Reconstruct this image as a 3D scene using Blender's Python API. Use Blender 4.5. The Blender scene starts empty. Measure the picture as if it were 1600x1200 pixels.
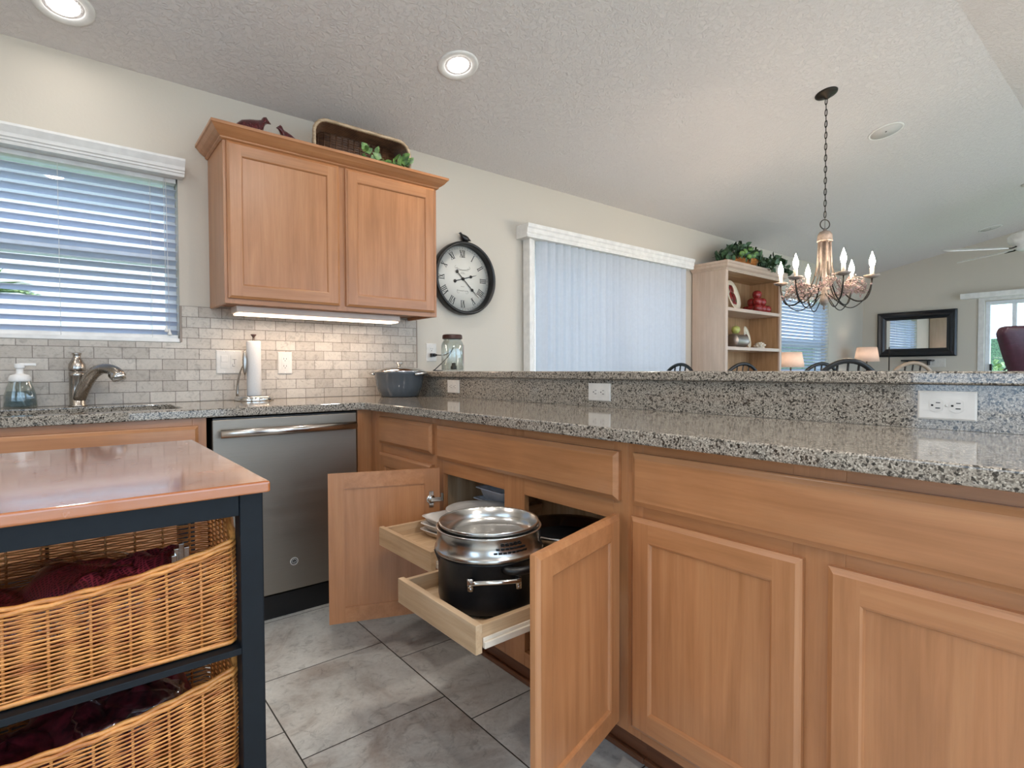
import bpy, bmesh, math, random
from mathutils import Vector, Matrix
random.seed(7)
PI = math.pi
SC = bpy.context.scene
COL = SC.collection
R = math.radians

# ------------------------------------------------------------------ camera
cd = bpy.data.cameras.new('camera'); cam = bpy.data.objects.new('camera', cd); COL.objects.link(cam)
cam.location = (-1.0683, -3.0306, 1.0613)
cd.sensor_width = 36.0; cd.lens = 36.0 * 856.3 / 1600; cd.clip_start = 0.02; cd.clip_end = 200
yaw, pitch, roll = R(39.264), R(-1.37), R(-0.18)
fw = Vector((math.sin(yaw) * math.cos(pitch), math.cos(yaw) * math.cos(pitch), math.sin(pitch)))
rt = Vector((math.cos(yaw), -math.sin(yaw), 0)); up = rt.cross(fw)
r2 = rt * math.cos(roll) + up * math.sin(roll); u2 = -rt * math.sin(roll) + up * math.cos(roll)
cam.rotation_euler = Matrix((r2, u2, -fw)).transposed().to_euler()
cd.shift_y = -0.0009
SC.camera = cam
FWD = Vector((math.sin(yaw), math.cos(yaw), 0))

# ------------------------------------------------------------------ world, lights, exposure
w = bpy.data.worlds.new('sky'); SC.world = w; w.use_nodes = True
nt = w.node_tree; nt.nodes.clear()
wo = nt.nodes.new('ShaderNodeOutputWorld'); wb = nt.nodes.new('ShaderNodeBackground')
wb.inputs[0].default_value = (0.62, 0.79, 1.0, 1); wb.inputs[1].default_value = 3.4
nt.links.new(wb.outputs[0], wo.inputs[0])
SC.view_settings.view_transform = 'Standard'; SC.view_settings.look = 'None'
SC.view_settings.gamma = 1; SC.view_settings.use_curve_mapping = False
SC.view_settings.exposure = 0.64
SC.cycles.use_denoising = True
SC.cycles.max_bounces = 9; SC.cycles.diffuse_bounces = 5; SC.cycles.glossy_bounces = 4
SC.cycles.transmission_bounces = 6; SC.cycles.transparent_max_bounces = 16
SC.cycles.caustics_reflective = False; SC.cycles.caustics_refractive = False
SC.cycles.sample_clamp_indirect = 6

def light(name, typ, loc, energy, color, rot=(0, 0, 0), size=0.1, size_y=None, shape=None, spread=None):
    l = bpy.data.lights.new(name, typ); o = bpy.data.objects.new(name, l); COL.objects.link(o)
    o.location = loc; o.rotation_euler = rot; l.energy = energy; l.color = color
    if typ == 'AREA':
        l.size = size
        if shape: l.shape = shape
        if size_y: l.shape = 'RECTANGLE'; l.size_y = size_y
        if spread: l.spread = spread
    elif typ == 'POINT': l.shadow_soft_size = size
    elif typ == 'SUN': l.angle = size
    return o
light('sun', 'SUN', (0, 0, 8), 4.0, (1, 0.93, 0.84), (R(42), 0, R(12)), 0.05)
def portal(loc, rot, sx, sy):
    o = light('sky_portal', 'AREA', loc, 1, (1, 1, 1), rot, sx, sy); o.data.cycles.is_portal = True
# room dimensions: window wall y=0, ridge y=-2.29, back wall y=-4.58
H0, HS, YR, YB, XL, XF = 2.42, 0.205, -2.29, -4.58, -2.7, 8.17
def ceil_z(y): return H0 + HS * (-y if y > YR else (y - YB))
portal((-1.35, 0.12, 1.6), (R(-90), 0, 0), 1.4, 0.75)
portal((2.45, 0.12, 1.0), (R(-90), 0, 0), 1.8, 2.0)
portal((-.9, YB - 0.05, 1.25), (R(90), 0, 0), 3.0, 1.9)
portal((4.4, YB - 0.05, 1.12), (R(90), 0, 0), 6.4, 2.15)
portal((XF + 0.05, -2.3, 1.05), (0, R(90), 0), 2.0, 1.9)
portal((XL - 0.05, -2.6, 1.4), (0, R(-90), 0), 1.4, 1.8)

# ------------------------------------------------------------------ materials
def L(h):
    h = h.lstrip('#'); c = [int(h[i:i + 2], 16) / 255 for i in (0, 2, 4)]
    return tuple((x / 12.92 if x <= 0.04045 else ((x + 0.055) / 1.055) ** 2.4) for x in c) + (1,)
class NT:
    def __init__(s, name):
        s.m = bpy.data.materials.new(name); s.m.use_nodes = True; s.t = s.m.node_tree
        s.b = s.t.nodes['Principled BSDF']; s.out = s.t.nodes['Material Output']
    def n(s, typ, **k):
        x = s.t.nodes.new('ShaderNode' + typ)
        for a, v in k.items():
            if a.startswith('i_'):
                key = a[2:].replace('_', ' '); x.inputs[int(key) if key.isdigit() else key].default_value = v
            else: setattr(x, a, v)
        return x
    def l(s, a, b): s.t.links.new(a, b)
    def coord(s, scale=(1, 1, 1), rand=0.0, rot=(0, 0, 0), kind='Object'):
        c = s.n('TexCoord'); m = s.n('Mapping'); m.inputs['Scale'].default_value = scale; m.inputs['Rotation'].default_value = rot
        if rand:
            oi = s.n('ObjectInfo'); mu = s.n('Math', operation='MULTIPLY', i_1=rand); s.l(oi.outputs['Random'], mu.inputs[0])
            cb = s.n('CombineXYZ'); [s.l(mu.outputs[0], cb.inputs[i]) for i in range(3)]
            s.l(cb.outputs[0], m.inputs['Location'])
        s.l(c.outputs[kind], m.inputs['Vector']); return m.outputs[0]
    def noise(s, vec, scale, detail=3, rough=0.5, dist=0.0):
        x = s.n('TexNoise'); x.inputs['Scale'].default_value = scale; x.inputs['Detail'].default_value = detail
        x.inputs['Roughness'].default_value = rough; x.inputs['Distortion'].default_value = dist
        s.l(vec, x.inputs['Vector']); return x.outputs['Fac']
    def ramp(s, fac, stops, interp='LINEAR'):
        x = s.n('ValToRGB'); e = x.color_ramp; e.interpolation = interp
        while len(e.elements) > 1: e.elements.remove(e.elements[-1])
        e.elements[0].position = stops[0][0]; e.elements[0].color = stops[0][1]
        for p, c in stops[1:]:
            q = e.elements.new(p); q.color = c
        s.l(fac, x.inputs[0]); return x.outputs[0]
    def mix(s, a, b, f, mode='MIX'):
        x = s.n('Mix', data_type='RGBA', blend_type=mode)
        for sock, v in ((x.inputs[6], a), (x.inputs[7], b), (x.inputs[0], f)):
            if isinstance(v, bpy.types.NodeSocket): s.l(v, sock)
            else: sock.default_value = v
        return x.outputs[2]
    def bump(s, h, strength=0.3, dist=0.002):
        x = s.n('Bump', i_Strength=strength, i_Distance=dist); s.l(h, x.inputs['Height']); s.l(x.outputs[0], s.b.inputs['Normal'])
    def set(s, **k):
        for a, v in k.items():
            key = a.replace('_', ' ')
            if isinstance(v, bpy.types.NodeSocket): s.l(v, s.b.inputs[key])
            else: s.b.inputs[key].default_value = v
        return s.m
def G(v): return (v, v, v, 1)
def plain(name, hexc, rough=0.5, metal=0.0, var=0.06, scale=20, bump=0.0, **k):
    t = NT(name); v = t.coord(rand=9); f = t.noise(v, scale, 3)
    c = L(hexc); lo = tuple(x * (1 - var) for x in c[:3]) + (1,); hi = tuple(min(1, x * (1 + var)) for x in c[:3]) + (1,)
    col = t.ramp(f, [(0.35, lo), (0.65, hi)])
    if bump: t.bump(f, bump, 0.002)
    return t.set(Base_Color=col, Roughness=rough, Metallic=metal, **k)
def wood(name, base, dark, light_, axis='z', rough=0.34, fine=1.0):
    t = NT(name)
    sc = {'x': (0.9, 14, 14), 'y': (14, 0.9, 14), 'z': (14, 14, 0.9)}[axis]
    v = t.coord(sc, rand=37); g = t.noise(v, 2.2, 6, 0.62, 0.35)
    v2 = t.coord((1.2, 1.2, 1.2) if axis != 'z' else (1.6, 1.6, 0.8), rand=11); b = t.noise(v2, 3.2, 4, 0.55, 0.9)
    sc3 = {'x': (3, 160, 160), 'y': (160, 3, 160), 'z': (160, 160, 3)}[axis]
    h = t.noise(t.coord(sc3, rand=5), 1.0, 2)
    c1 = t.ramp(g, [(0.30, L(dark)), (0.5, L(base)), (0.72, L(light_))])
    c2 = t.ramp(b, [(0.3, G(0.80)), (0.7, G(1.0))])
    c3 = t.ramp(h, [(0.35, G(0.93)), (0.55, G(1.0))])
    col = t.mix(t.mix(c1, c2, 0.75, 'MULTIPLY'), c3, 0.8 * fine, 'MULTIPLY')
    t.bump(h, 0.05, 0.0006)
    return t.set(Base_Color=col, Roughness=rough, Coat_Weight=0.25, Coat_Roughness=0.25)
M = {}
for ax in 'xyz':
    M['maple_' + ax] = wood('maple_' + ax, '#ae764c', '#9f6a41', '#b98357', ax)
    M['birch_' + ax] = wood('birch_' + ax, '#c2a27e', '#a98a66', '#d2b695', ax, 0.5)
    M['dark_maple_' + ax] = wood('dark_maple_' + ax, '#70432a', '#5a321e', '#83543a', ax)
    M['cream_' + ax] = wood('cream_' + ax, '#cdb5a3', '#c7ae9b', '#d3bdac', ax, 0.45, 0.4)
    M['tan_' + ax] = wood('tan_' + ax, '#b08a63', '#9c7650', '#bf9a74', ax, 0.55)
M['butcher'] = None
def granite(name='granite'):
    t = NT(name); v = t.coord()
    vo = t.n('TexVoronoi'); vo.inputs['Scale'].default_value = 420; t.l(v, vo.inputs['Vector'])
    vo2 = t.n('TexVoronoi'); vo2.inputs['Scale'].default_value = 210; t.l(v, vo2.inputs['Vector'])
    s1 = t.n('SeparateColor'); t.l(vo.outputs['Color'], s1.inputs[0]); s2 = t.n('SeparateColor'); t.l(vo2.outputs['Color'], s2.inputs[0])
    c1 = t.ramp(s1.outputs[0], [(0, L('#5a534b')), (0.16, L('#7c7368')), (0.4, L('#938a7d')), (0.66, L('#a59b8d')), (0.9, L('#bdb3a4'))], 'CONSTANT')
    k = t.ramp(s2.outputs[1], [(0, G(0.10)), (0.13, G(0.5)), (0.21, G(1))], 'CONSTANT')
    col = t.mix(c1, k, 0.9, 'MULTIPLY')
    return t.set(Base_Color=col, Roughness=0.07, Specular_IOR_Level=0.6)
M['granite'] = granite()
def paint(name, hexc, bump=0.15, scale=90, rough=0.75):
    t = NT(name); v = t.coord(); f = t.noise(v, scale, 4, 0.55); g = t.noise(v, 1.1, 2)
    c = L(hexc); t.bump(f, bump, 0.003)
    return t.set(Base_Color=t.ramp(g, [(0.3, tuple(x * 0.97 for x in c[:3]) + (1,)), (0.7, c)]), Roughness=rough)
M['wall'] = paint('wall_paint', '#cac2b5', 0.22, 70)
def ceilmat():
    t = NT('ceiling_texture'); v = t.coord((1, 1, 1)); f = t.noise(v, 42, 5, 0.6, 0.8); r = t.ramp(f, [(0.46, G(0)), (0.60, G(1))])
    t.bump(r, 0.6, 0.005); return t.set(Base_Color=L('#d9d3d0'), Roughness=0.85)
M['ceiling'] = ceilmat()
def splash():
    t = NT('travertine_brick'); c = t.n('TexCoord'); sx = t.n('SeparateXYZ'); t.l(c.outputs['Object'], sx.inputs[0])
    cb = t.n('CombineXYZ'); t.l(sx.outputs[0], cb.inputs[0]); t.l(sx.outputs[2], cb.inputs[1])
    br = t.n('TexBrick'); t.l(cb.outputs[0], br.inputs['Vector']); br.offset = 0.5
    for k, v in (('Scale', 1), ('Mortar Size', 0.0014), ('Mortar Smooth', 0.1), ('Bias', 0), ('Brick Width', 0.1016), ('Row Height', 0.0508)): br.inputs[k].default_value = v
    br.inputs['Color1'].default_value = L('#b0a69a'); br.inputs['Color2'].default_value = L('#c9c0b4'); br.inputs['Mortar'].default_value = L('#7a7066')
    v3 = t.coord((1, 1, 1)); n1 = t.noise(v3, 38, 5, 0.65, 1.2); n2 = t.noise(v3, 9, 2)
    st = t.ramp(n1, [(0.32, G(0.62)), (0.46, G(0.93)), (0.7, G(1.06))]); pit = t.noise(t.coord((1, 1, 1.9)), 150, 3, 0.7)
    pr = t.ramp(pit, [(0.33, G(0.55)), (0.39, G(1))])
    col = t.mix(t.mix(br.outputs['Color'], st, 0.8, 'MULTIPLY'), pr, 0.55, 'MULTIPLY')
    inv = t.n('Math', operation='SUBTRACT', i_0=1.0); t.l(br.outputs['Fac'], inv.inputs[1]); t.bump(inv.outputs[0], 0.7, 0.0015)
    return t.set(Base_Color=col, Roughness=0.5)
M['splash'] = splash()
def floormat():
    t = NT('floor_tile'); c = t.n('TexCoord'); sp = t.n('SeparateXYZ'); t.l(c.outputs['Object'], sp.inputs[0])
    P = 0.4585
    def mth(op, a, b=None):
        x = t.n('Math', operation=op)
        for i, q in enumerate((a, b)):
            if q is None: continue
            if isinstance(q, (int, float)): x.inputs[i].default_value = q
            else: t.l(q, x.inputs[i])
        return x.outputs[0]
    u = mth('DIVIDE', mth('ADD', sp.outputs[0], 0.126), P); row = mth('FLOOR', u)
    vv = mth('DIVIDE', mth('ADD', mth('SUBTRACT', sp.outputs[1], mth('MULTIPLY', mth('ADD', row, 0), -0.150)), 1.220), P)
    cl = mth('FLOOR', vv)
    du = mth('ABSOLUTE', mth('SUBTRACT', mth('FRACT', u), 0.5)); dv = mth('ABSOLUTE', mth('SUBTRACT', mth('FRACT', vv), 0.5))
    mx = mth('MAXIMUM', du, dv); g = mth('GREATER_THAN', mx, 0.5 - 0.0021 / P)
    cb = t.n('CombineXYZ'); t.l(row, cb.inputs[0]); t.l(cl, cb.inputs[1]); wn = t.n('TexWhiteNoise', noise_dimensions='2D'); t.l(cb.outputs[0], wn.inputs['Vector'])
    sc = t.n('VectorMath', operation='SCALE'); t.l(wn.outputs['Color'], sc.inputs[0]); sc.inputs['Scale'].default_value = 30
    ad = t.n('VectorMath', operation='ADD'); t.l(c.outputs['Object'], ad.inputs[0]); t.l(sc.outputs[0], ad.inputs[1])
    n1 = t.noise(ad.outputs[0], 2.8, 5, 0.62, 0.9); n2 = t.noise(ad.outputs[0], 20, 6, 0.72, 1.3); n3 = t.noise(ad.outputs[0], 75, 3, 0.6)
    a = t.ramp(n1, [(0.36, L('#a79e95')), (0.47, L('#c3c0b9')), (0.62, L('#d3d3cd'))])
    b = t.ramp(n2, [(0.36, G(0.66)), (0.46, G(0.95)), (0.75, G(1.05))])
    d = t.ramp(n3, [(0.3, G(0.88)), (0.6, G(1))])
    col = t.mix(t.mix(a, b, 0.8, 'MULTIPLY'), d, 0.8, 'MULTIPLY'); col = t.mix(col, L('#33312e'), g)
    inv = mth('SUBTRACT', 1, g); t.bump(inv, 0.5, 0.0015)
    return t.set(Base_Color=col, Roughness=t.ramp(n2, [(0.3, G(0.36)), (0.7, G(0.27))]))
M['floor'] = floormat()
def metal(name, hexc, rough=0.25, brush=None, br=0.1):
    t = NT(name)
    if brush:
        f = t.noise(t.coord(brush), 1.0, 2); t.bump(f, br, 0.0004); rr = t.ramp(f, [(0.3, G(rough * 0.85)), (0.7, G(rough * 1.2))])
        return t.set(Base_Color=L(hexc), Metallic=1.0, Roughness=rr)
    f = t.noise(t.coord(), 12, 2); return t.set(Base_Color=t.ramp(f, [(0.3, tuple(x * .93 for x in L(hexc)[:3]) + (1,)), (0.7, L(hexc))]), Metallic=1.0, Roughness=rough)
M['steel'] = metal('stainless_steel', '#d4d2cf', 0.14)
M['steel_soft'] = metal('satin_steel', '#c4c2be', 0.24)
M['steel_brushed'] = metal('brushed_steel', '#cbc9c6', 0.28, (4, 4, 400))
M['nickel'] = metal('brushed_nickel', '#a9a29a', 0.24, (300, 300, 6))
M['slate'] = metal('slate_appliance', '#958d82', 0.42, (6, 6, 500), 0.05)
M['slate_handle'] = metal('handle_metal', '#c9c2bb', 0.22, (6, 300, 300))
M['bronze'] = metal('dark_bronze', '#3c3833', 0.45)
M['wash'] = plain('whitewashed_metal', '#8c7f75', 0.55, 0.3, 0.25, 60)
M['black'] = plain('black_plastic', '#101011', 0.35)
M['kick_black'] = plain('black_kick', '#0b0b0c', 0.4)
M['blackwood'] = plain('black_wood', '#15171c', 0.28)
M['navy'] = plain('cart_paint', '#11161b', 0.5, 0, 0.08, 60, Specular_IOR_Level=0.2)
M['anod'] = plain('anodized_black', '#1d1f22', 0.33, 0.5, 0.1, 90)
M['white'] = plain('white_plastic', '#d2cdc5', 0.35)
M['whitem'] = plain('white_matte', '#e4e2de', 0.55)
M['grille'] = plain('speaker_grille', '#c9c5c1', 0.8, 0, 0.08, 500, 0.4)
M['paper'] = plain('paper_towel', '#d0cdca', 0.85, 0, 0.02, 200, 0.5)
M['dish'] = plain('stoneware', '#d6d0c8', 0.25)
M['dishblue'] = plain('pale_blue_ceramic', '#e2e6ef', 0.25)
M['redglaze'] = plain('maroon_glaze', '#4a1218', 0.12, 0, 0.3, 90, 0.8, Coat_Weight=0.6)
M['apple'] = plain('red_apple', '#8c2a2a', 0.25, 0, 0.35, 30)
M['greenapple'] = plain('green_apple', '#a9ad62', 0.3, 0, 0.2, 20)
M['redmatte'] = plain('painted_red', '#8b1f22', 0.4, 0, 0.2, 60)
M['platec'] = plain('cream_ceramic', '#e2d3bb', 0.3)
M['tin'] = metal('galvanized_tin', '#b5aca5', 0.45)
M['bag'] = plain('maroon_mesh', '#6a2029', 0.4, 0, 0.6, 60, 0.8)
M['burgundy'] = plain('burgundy_leather', '#3b1a28', 0.35, 0, 0.15, 90, 0.3)
M['enamel'] = plain('blue_grey_enamel', '#4b535a', 0.15, 0, 0.05, 10, 0, Coat_Weight=0.5)
M['frost'] = plain('clock_face', '#dad7ce', 0.5, 0, 0.03, 6)
M['ink'] = plain('black_ink', '#1a1918', 0.6)
M['inklight'] = plain('grey_ink', '#8a867e', 0.7)
M['brownlid'] = plain('brown_lid', '#3a211c', 0.4)
M['pinklabel'] = plain('pink_label', '#b98a88', 0.6)
M['coral'] = plain('white_coral', '#dcd2c0', 0.7, 0, 0.15, 60, 0.8)
M['slide'] = plain('slide_enamel', '#cfc3b2', 0.45)
M['badge_silver'] = plain('badge_silver', '#d5d3cf', 0.35, 0.4)
M['trim'] = plain('trim_white', '#d9d6d2', 0.45)
M['vinyl'] = plain('vinyl_frame', '#dfe3e8', 0.4)
def wicker(name, a, b):
    t = NT(name); n = t.noise(t.coord((6, 6, 30), rand=3), 3, 4, 0.6); n2 = t.noise(t.coord((1, 1, 1)), 220, 2)
    return t.set(Base_Color=t.mix(t.ramp(n, [(0.32, L(a)), (0.62, L(b))]), t.ramp(n2, [(0.3, G(0.7)), (0.6, G(1))]), 0.5, 'MULTIPLY'), Roughness=0.42)
M['wicker'] = wicker('wicker', '#a45f2b', '#d8954f')
M['wicker_brown'] = wicker('brown_wicker', '#3a2418', '#6b4a33')
M['wicker_pale'] = wicker('pale_wicker', '#8a7458', '#b9a285')
def leaf(name, a, b):
    t = NT(name); n = t.noise(t.coord(), 25, 3)
    return t.set(Base_Color=t.ramp(n, [(0.35, L(a)), (0.65, L(b))]), Roughness=0.45)
M['leaf'] = leaf('leaf', '#2c4c28', '#7aa255'); M['leaf_dark'] = leaf('dark_leaf', '#22382a', '#567552'); M['palm'] = leaf('palm_leaf', '#3f5a35', '#8aa25e')
def mixshader(name, build):
    t = NT(name); build(t); return t.m
def clear(name, col=(1, 1, 1, 1), gloss=0.12, tint=None, rough=0.02):
    t = NT(name); tr = t.n('BsdfTransparent'); tr.inputs[0].default_value = col; gl = t.n('BsdfGlossy'); gl.inputs['Roughness'].default_value = rough
    lw = t.n('LayerWeight', i_Blend=0.25); mu = t.n('Math', operation='MULTIPLY_ADD', i_1=0.6, i_2=gloss); t.l(lw.outputs['Facing'], mu.inputs[0])
    nz = t.n('Math', operation='MINIMUM', i_1=0.85); t.l(mu.outputs[0], nz.inputs[0])
    mx = t.n('MixShader'); t.l(nz.outputs[0], mx.inputs[0]); t.l(tr.outputs[0], mx.inputs[1]); t.l(gl.outputs[0], mx.inputs[2]); t.l(mx.outputs[0], t.out.inputs[0]); return t.m
M['glass'] = clear('window_glass', (0.93, 0.96, 0.97, 1), 0.03)
M['jarglass'] = clear('jar_glass', (0.90, 0.93, 0.92, 1), 0.06)
M['plastic'] = clear('clear_plastic', (0.93, 0.92, 0.93, 1), 0.10, rough=0.10)
M['soap'] = clear('blue_soap', (0.60, 0.74, 0.82, 1), 0.06)
def trans(name, hexc, amt=0.5, rough=0.5):
    t = NT(name); d = t.n('BsdfDiffuse'); d.inputs[0].default_value = L(hexc); s = t.n('BsdfTranslucent'); s.inputs[0].default_value = L(hexc)
    n = t.noise(t.coord(), 40, 2); c = t.ramp(n, [(0.3, tuple(x * .96 for x in L(hexc)[:3]) + (1,)), (0.7, L(hexc))]); t.l(c, d.inputs[0]); t.l(c, s.inputs[0])
    mx = t.n('MixShader', i_0=amt); t.l(d.outputs[0], mx.inputs[1]); t.l(s.outputs[0], mx.inputs[2]); t.l(mx.outputs[0], t.out.inputs[0]); return t.m
M['vane'] = trans('blind_vane', '#e3e6ec', 0.5)
M['slat'] = trans('blind_slat', '#dfe4ef', 0.4)
M['shade'] = trans('lamp_fabric', '#f3e4d8', 0.6)
def emit(name, col, st):
    t = NT(name); t.b.inputs['Base Color'].default_value = col; return t.set(Emission_Color=col, Emission_Strength=st)
M['bulb'] = emit('lit_bulb', (1.0, 0.78, 0.58, 1), 160)
M['can'] = emit('lit_lens', (1.0, 0.96, 0.93, 1), 6)
M['tube'] = emit('lit_tube', (1.0, 0.84, 0.66, 1), 2.4)
def mirror():
    t = NT('mirror_glass'); return t.set(Base_Color=G(0.9), Metallic=1.0, Roughness=0.01)
M['mirror'] = mirror()
def butcher():
    t = NT('butcher_block'); c = t.n('TexCoord'); s = t.n('SeparateXYZ'); t.l(c.outputs['Object'], s.inputs[0])
    cb = t.n('CombineXYZ'); t.l(s.outputs[0], cb.inputs[0]); t.l(s.outputs[1], cb.inputs[1])
    br = t.n('TexBrick'); t.l(cb.outputs[0], br.inputs['Vector'])
    for k, v in (('Scale', 1), ('Mortar Size', 0.0), ('Brick Width', 0.34), ('Row Height', 0.042)): br.inputs[k].default_value = v
    br.inputs['Color1'].default_value = L('#95502a'); br.inputs['Color2'].default_value = L('#aa6436'); br.inputs['Mortar'].default_value = L('#a86437')
    n = t.noise(t.coord((1, 22, 22)), 2, 5, 0.6, 0.3); q = t.noise(t.coord(), 14, 5, 0.7, 1)
    col = t.mix(br.outputs['Color'], t.ramp(n, [(0.3, G(0.82)), (0.6, G(1))]), 0.8, 'MULTIPLY')
    return t.set(Base_Color=col, Roughness=t.ramp(q, [(0.35, G(0.16)), (0.65, G(0.28))]), Coat_Weight=1.0, Coat_Roughness=0.07, Coat_IOR=1.5)
M['butcher'] = butcher()
def neighbour():
    t = NT('stucco'); v = t.coord(); f = t.noise(v, 60, 4); t.bump(f, 0.3, 0.004); return t.set(Base_Color=L('#b0afb1'), Roughness=0.9)
M['stucco'] = neighbour(); M['lawn'] = leaf('lawn', '#5b7a3d', '#8aa257'); M['hedge'] = leaf('hedge_leaf', '#3c5634', '#8a9a58')
M['patio'] = plain('concrete', '#c2beb6', 0.9, 0, 0.1, 6)

# ------------------------------------------------------------------ mesh builder
OFF = {}
class MB:
    def __init__(s): s.v = []; s.f = []; s.mi = []; s.sm = []
    def add(s, vs, fs, mi=0, smooth=False):
        o = len(s.v); s.v += [tuple(p) for p in vs]
        for f in fs: s.f.append(tuple(o + i for i in f)); s.mi.append(mi); s.sm.append(smooth)
        return s
    def box(s, x0, x1, y0, y1, z0, z1, mi=0, T=None):
        vs = [(x, y, z) for z in (z0, z1) for y in (y0, y1) for x in (x0, x1)]
        if T: vs = [T(*p) for p in vs]
        return s.add(vs, [(0, 2, 3, 1), (4, 5, 7, 6), (0, 1, 5, 4), (2, 6, 7, 3), (0, 4, 6, 2), (1, 3, 7, 5)], mi)
    def tube(s, pts, r, n=8, mi=0, closed=False, cap=True, smooth=True, flat=1.0, upv=None):
        P = [Vector(p) for p in pts]; N = len(P); rs = r if isinstance(r, (list, tuple)) else [r] * N
        vs = []; prev = None
        for i, p in enumerate(P):
            a = P[(i - 1) % N] if (i or closed) else P[0]; b = P[(i + 1) % N] if (i < N - 1 or closed) else P[-1]
            d = (b - a); d = d.normalized() if d.length > 1e-9 else Vector((0, 0, 1))
            if prev is None:
                q = Vector(upv) if upv else (Vector((0, 0, 1)) if abs(d.z) < 0.9 else Vector((1, 0, 0)))
                e = d.cross(q).normalized()
            else:
                e = prev - d * prev.dot(d); e = e.normalized() if e.length > 1e-6 else prev
            prev = e; g = d.cross(e)
            for k in range(n):
                t = 2 * PI * k / n; vs.append(p + e * (math.cos(t) * rs[i]) + g * (math.sin(t) * rs[i] * flat))
        fs = []
        for i in range(N if closed else N - 1):
            j = (i + 1) % N
            for k in range(n): fs.append((i * n + k, i * n + (k + 1) % n, j * n + (k + 1) % n, j * n + k))
        if cap and not closed: fs.append(tuple(range(n))[::-1]); fs.append(tuple((N - 1) * n + k for k in range(n)))
        return s.add(vs, fs, mi, smooth)
    def lathe(s, prof, c=(0, 0, 0), n=32, mi=0, T=None, smooth=True, sx=1, sy=1, close=False):
        vs = []; fs = []; m = len(prof)
        for k in range(n):
            t = 2 * PI * k / n
            for r, z in prof:
                p = (c[0] + r * math.cos(t) * sx, c[1] + r * math.sin(t) * sy, c[2] + z)
                vs.append(T(*p) if T else p)
        for k in range(n):
            j = (k + 1) % n
            for i in range(m - 1): fs.append((k * m + i, j * m + i, j * m + i + 1, k * m + i + 1))
            if close: fs.append((k * m + m - 1, j * m + m - 1, j * m, k * m))
        if not close:
            if prof[0][0] > 1e-5: fs.append(tuple(k * m for k in range(n))[::-1])
            if prof[-1][0] > 1e-5: fs.append(tuple(k * m + m - 1 for k in range(n)))
        return s.add(vs, fs, mi, smooth)
    def sphere(s, c, r, n=12, m=8, mi=0, sc=(1, 1, 1)):
        prof = [(r * math.sin(PI * i / m) * 1.0, -r * math.cos(PI * i / m) * sc[2]) for i in range(m + 1)]
        return s.lathe([(max(p[0], 1e-6), p[1]) for p in prof], c, n, mi, sx=sc[0], sy=sc[1])
    def prism(s, poly, a0, a1, plane='xz', mi=0, T=None, smooth=False):
        def P(u, v, a): return {'xz': (u, a, v), 'xy': (u, v, a), 'yz': (a, u, v)}[plane]
        n = len(poly); vs = [P(u, v, a0) for u, v in poly] + [P(u, v, a1) for u, v in poly]
        if T: vs = [T(*p) for p in vs]
        fs = [tuple(range(n)), tuple(range(2 * n - 1, n - 1, -1))]
        s.add(vs, fs, mi, False)
        o = len(s.v) - 2 * n
        for i in range(n):
            j = (i + 1) % n; s.f.append((o + i, o + n + i, o + n + j, o + j)); s.mi.append(mi); s.sm.append(smooth)
        return s
    def sweep(s, prof, path, mi=0, closed=False):
        # prof: (out, z) pairs; path: list of (x, y, nx, ny) mitre normals
        n = len(prof); vs = []
        for x, y, nx, ny in path:
            for o_, z in prof: vs.append((x + nx * o_, y + ny * o_, z))
        fs = []
        for i in range(len(path) - 1):
            for k in range(n): fs.append((i * n + k, (i + 1) * n + k, (i + 1) * n + (k + 1) % n, i * n + (k + 1) % n))
        fs.append(tuple(range(n))); fs.append(tuple((len(path) - 1) * n + k for k in range(n))[::-1])
        return s.add(vs, fs, mi)
    def build(s, name, mats, parent=None, bevel=0.0, seg=2, origin=None, props=None):
        if not isinstance(mats, (list, tuple)): mats = [mats]
        if origin is None:
            if parent is not None: origin = OFF[parent.name]
            else:
                xs, ys, zs = zip(*s.v); origin = ((min(xs) + max(xs)) / 2, (min(ys) + max(ys)) / 2, min(zs))
        me = bpy.data.meshes.new(name)
        me.from_pydata([(a - origin[0], b - origin[1], c - origin[2]) for a, b, c in s.v], [], s.f)
        for m in mats: me.materials.append(m if not isinstance(m, str) else M[m])
        for p, mi, sm in zip(me.polygons, s.mi, s.sm): p.material_index = mi; p.use_smooth = sm
        bm = bmesh.new(); bm.from_mesh(me); bmesh.ops.recalc_face_normals(bm, faces=bm.faces); bm.to_mesh(me); bm.free()
        me.update()
        o = bpy.data.objects.new(name, me); COL.objects.link(o)
        if parent is None: o.location = origin
        else: o.parent = parent
        OFF[o.name] = origin
        if bevel:
            b = o.modifiers.new('bevel', 'BEVEL'); b.width = bevel; b.segments = seg; b.limit_method = 'ANGLE'; b.angle_limit = R(40)
            b.harden_normals = False
        if props: tag(o, **props)
        return o
def tag(o, label=None, cat=None, group=None, kind=None):
    if label: o['label'] = label
    if cat: o['category'] = cat
    if group: o['group'] = group
    if kind: o['kind'] = kind
    return o
def empty(name, loc, label, cat, group=None):
    o = bpy.data.objects.new(name, None); COL.objects.link(o); o.location = loc; o.empty_display_size = 0.05
    OFF[o.name] = tuple(loc); return tag(o, label, cat, group)
def kids(o): return [c for c in bpy.data.objects if c.parent == o]
def copy_tree(o, parent=None, loc=None, rz=None):
    c = o.copy(); COL.objects.link(c); c.parent = parent; OFF[c.name] = OFF.get(o.name)
    if loc is not None: c.location = loc
    if rz is not None: c.rotation_euler = (0, 0, rz)
    for ch in kids(o): copy_tree(ch, c)
    return c
def struct(name, mb, mats, bevel=0.0, label=None, origin=None):
    o = mb.build(name, mats, bevel=bevel, origin=origin or (0, 0, 0)); o['kind'] = 'structure'
    if label: o['label'] = label
    return o
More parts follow.
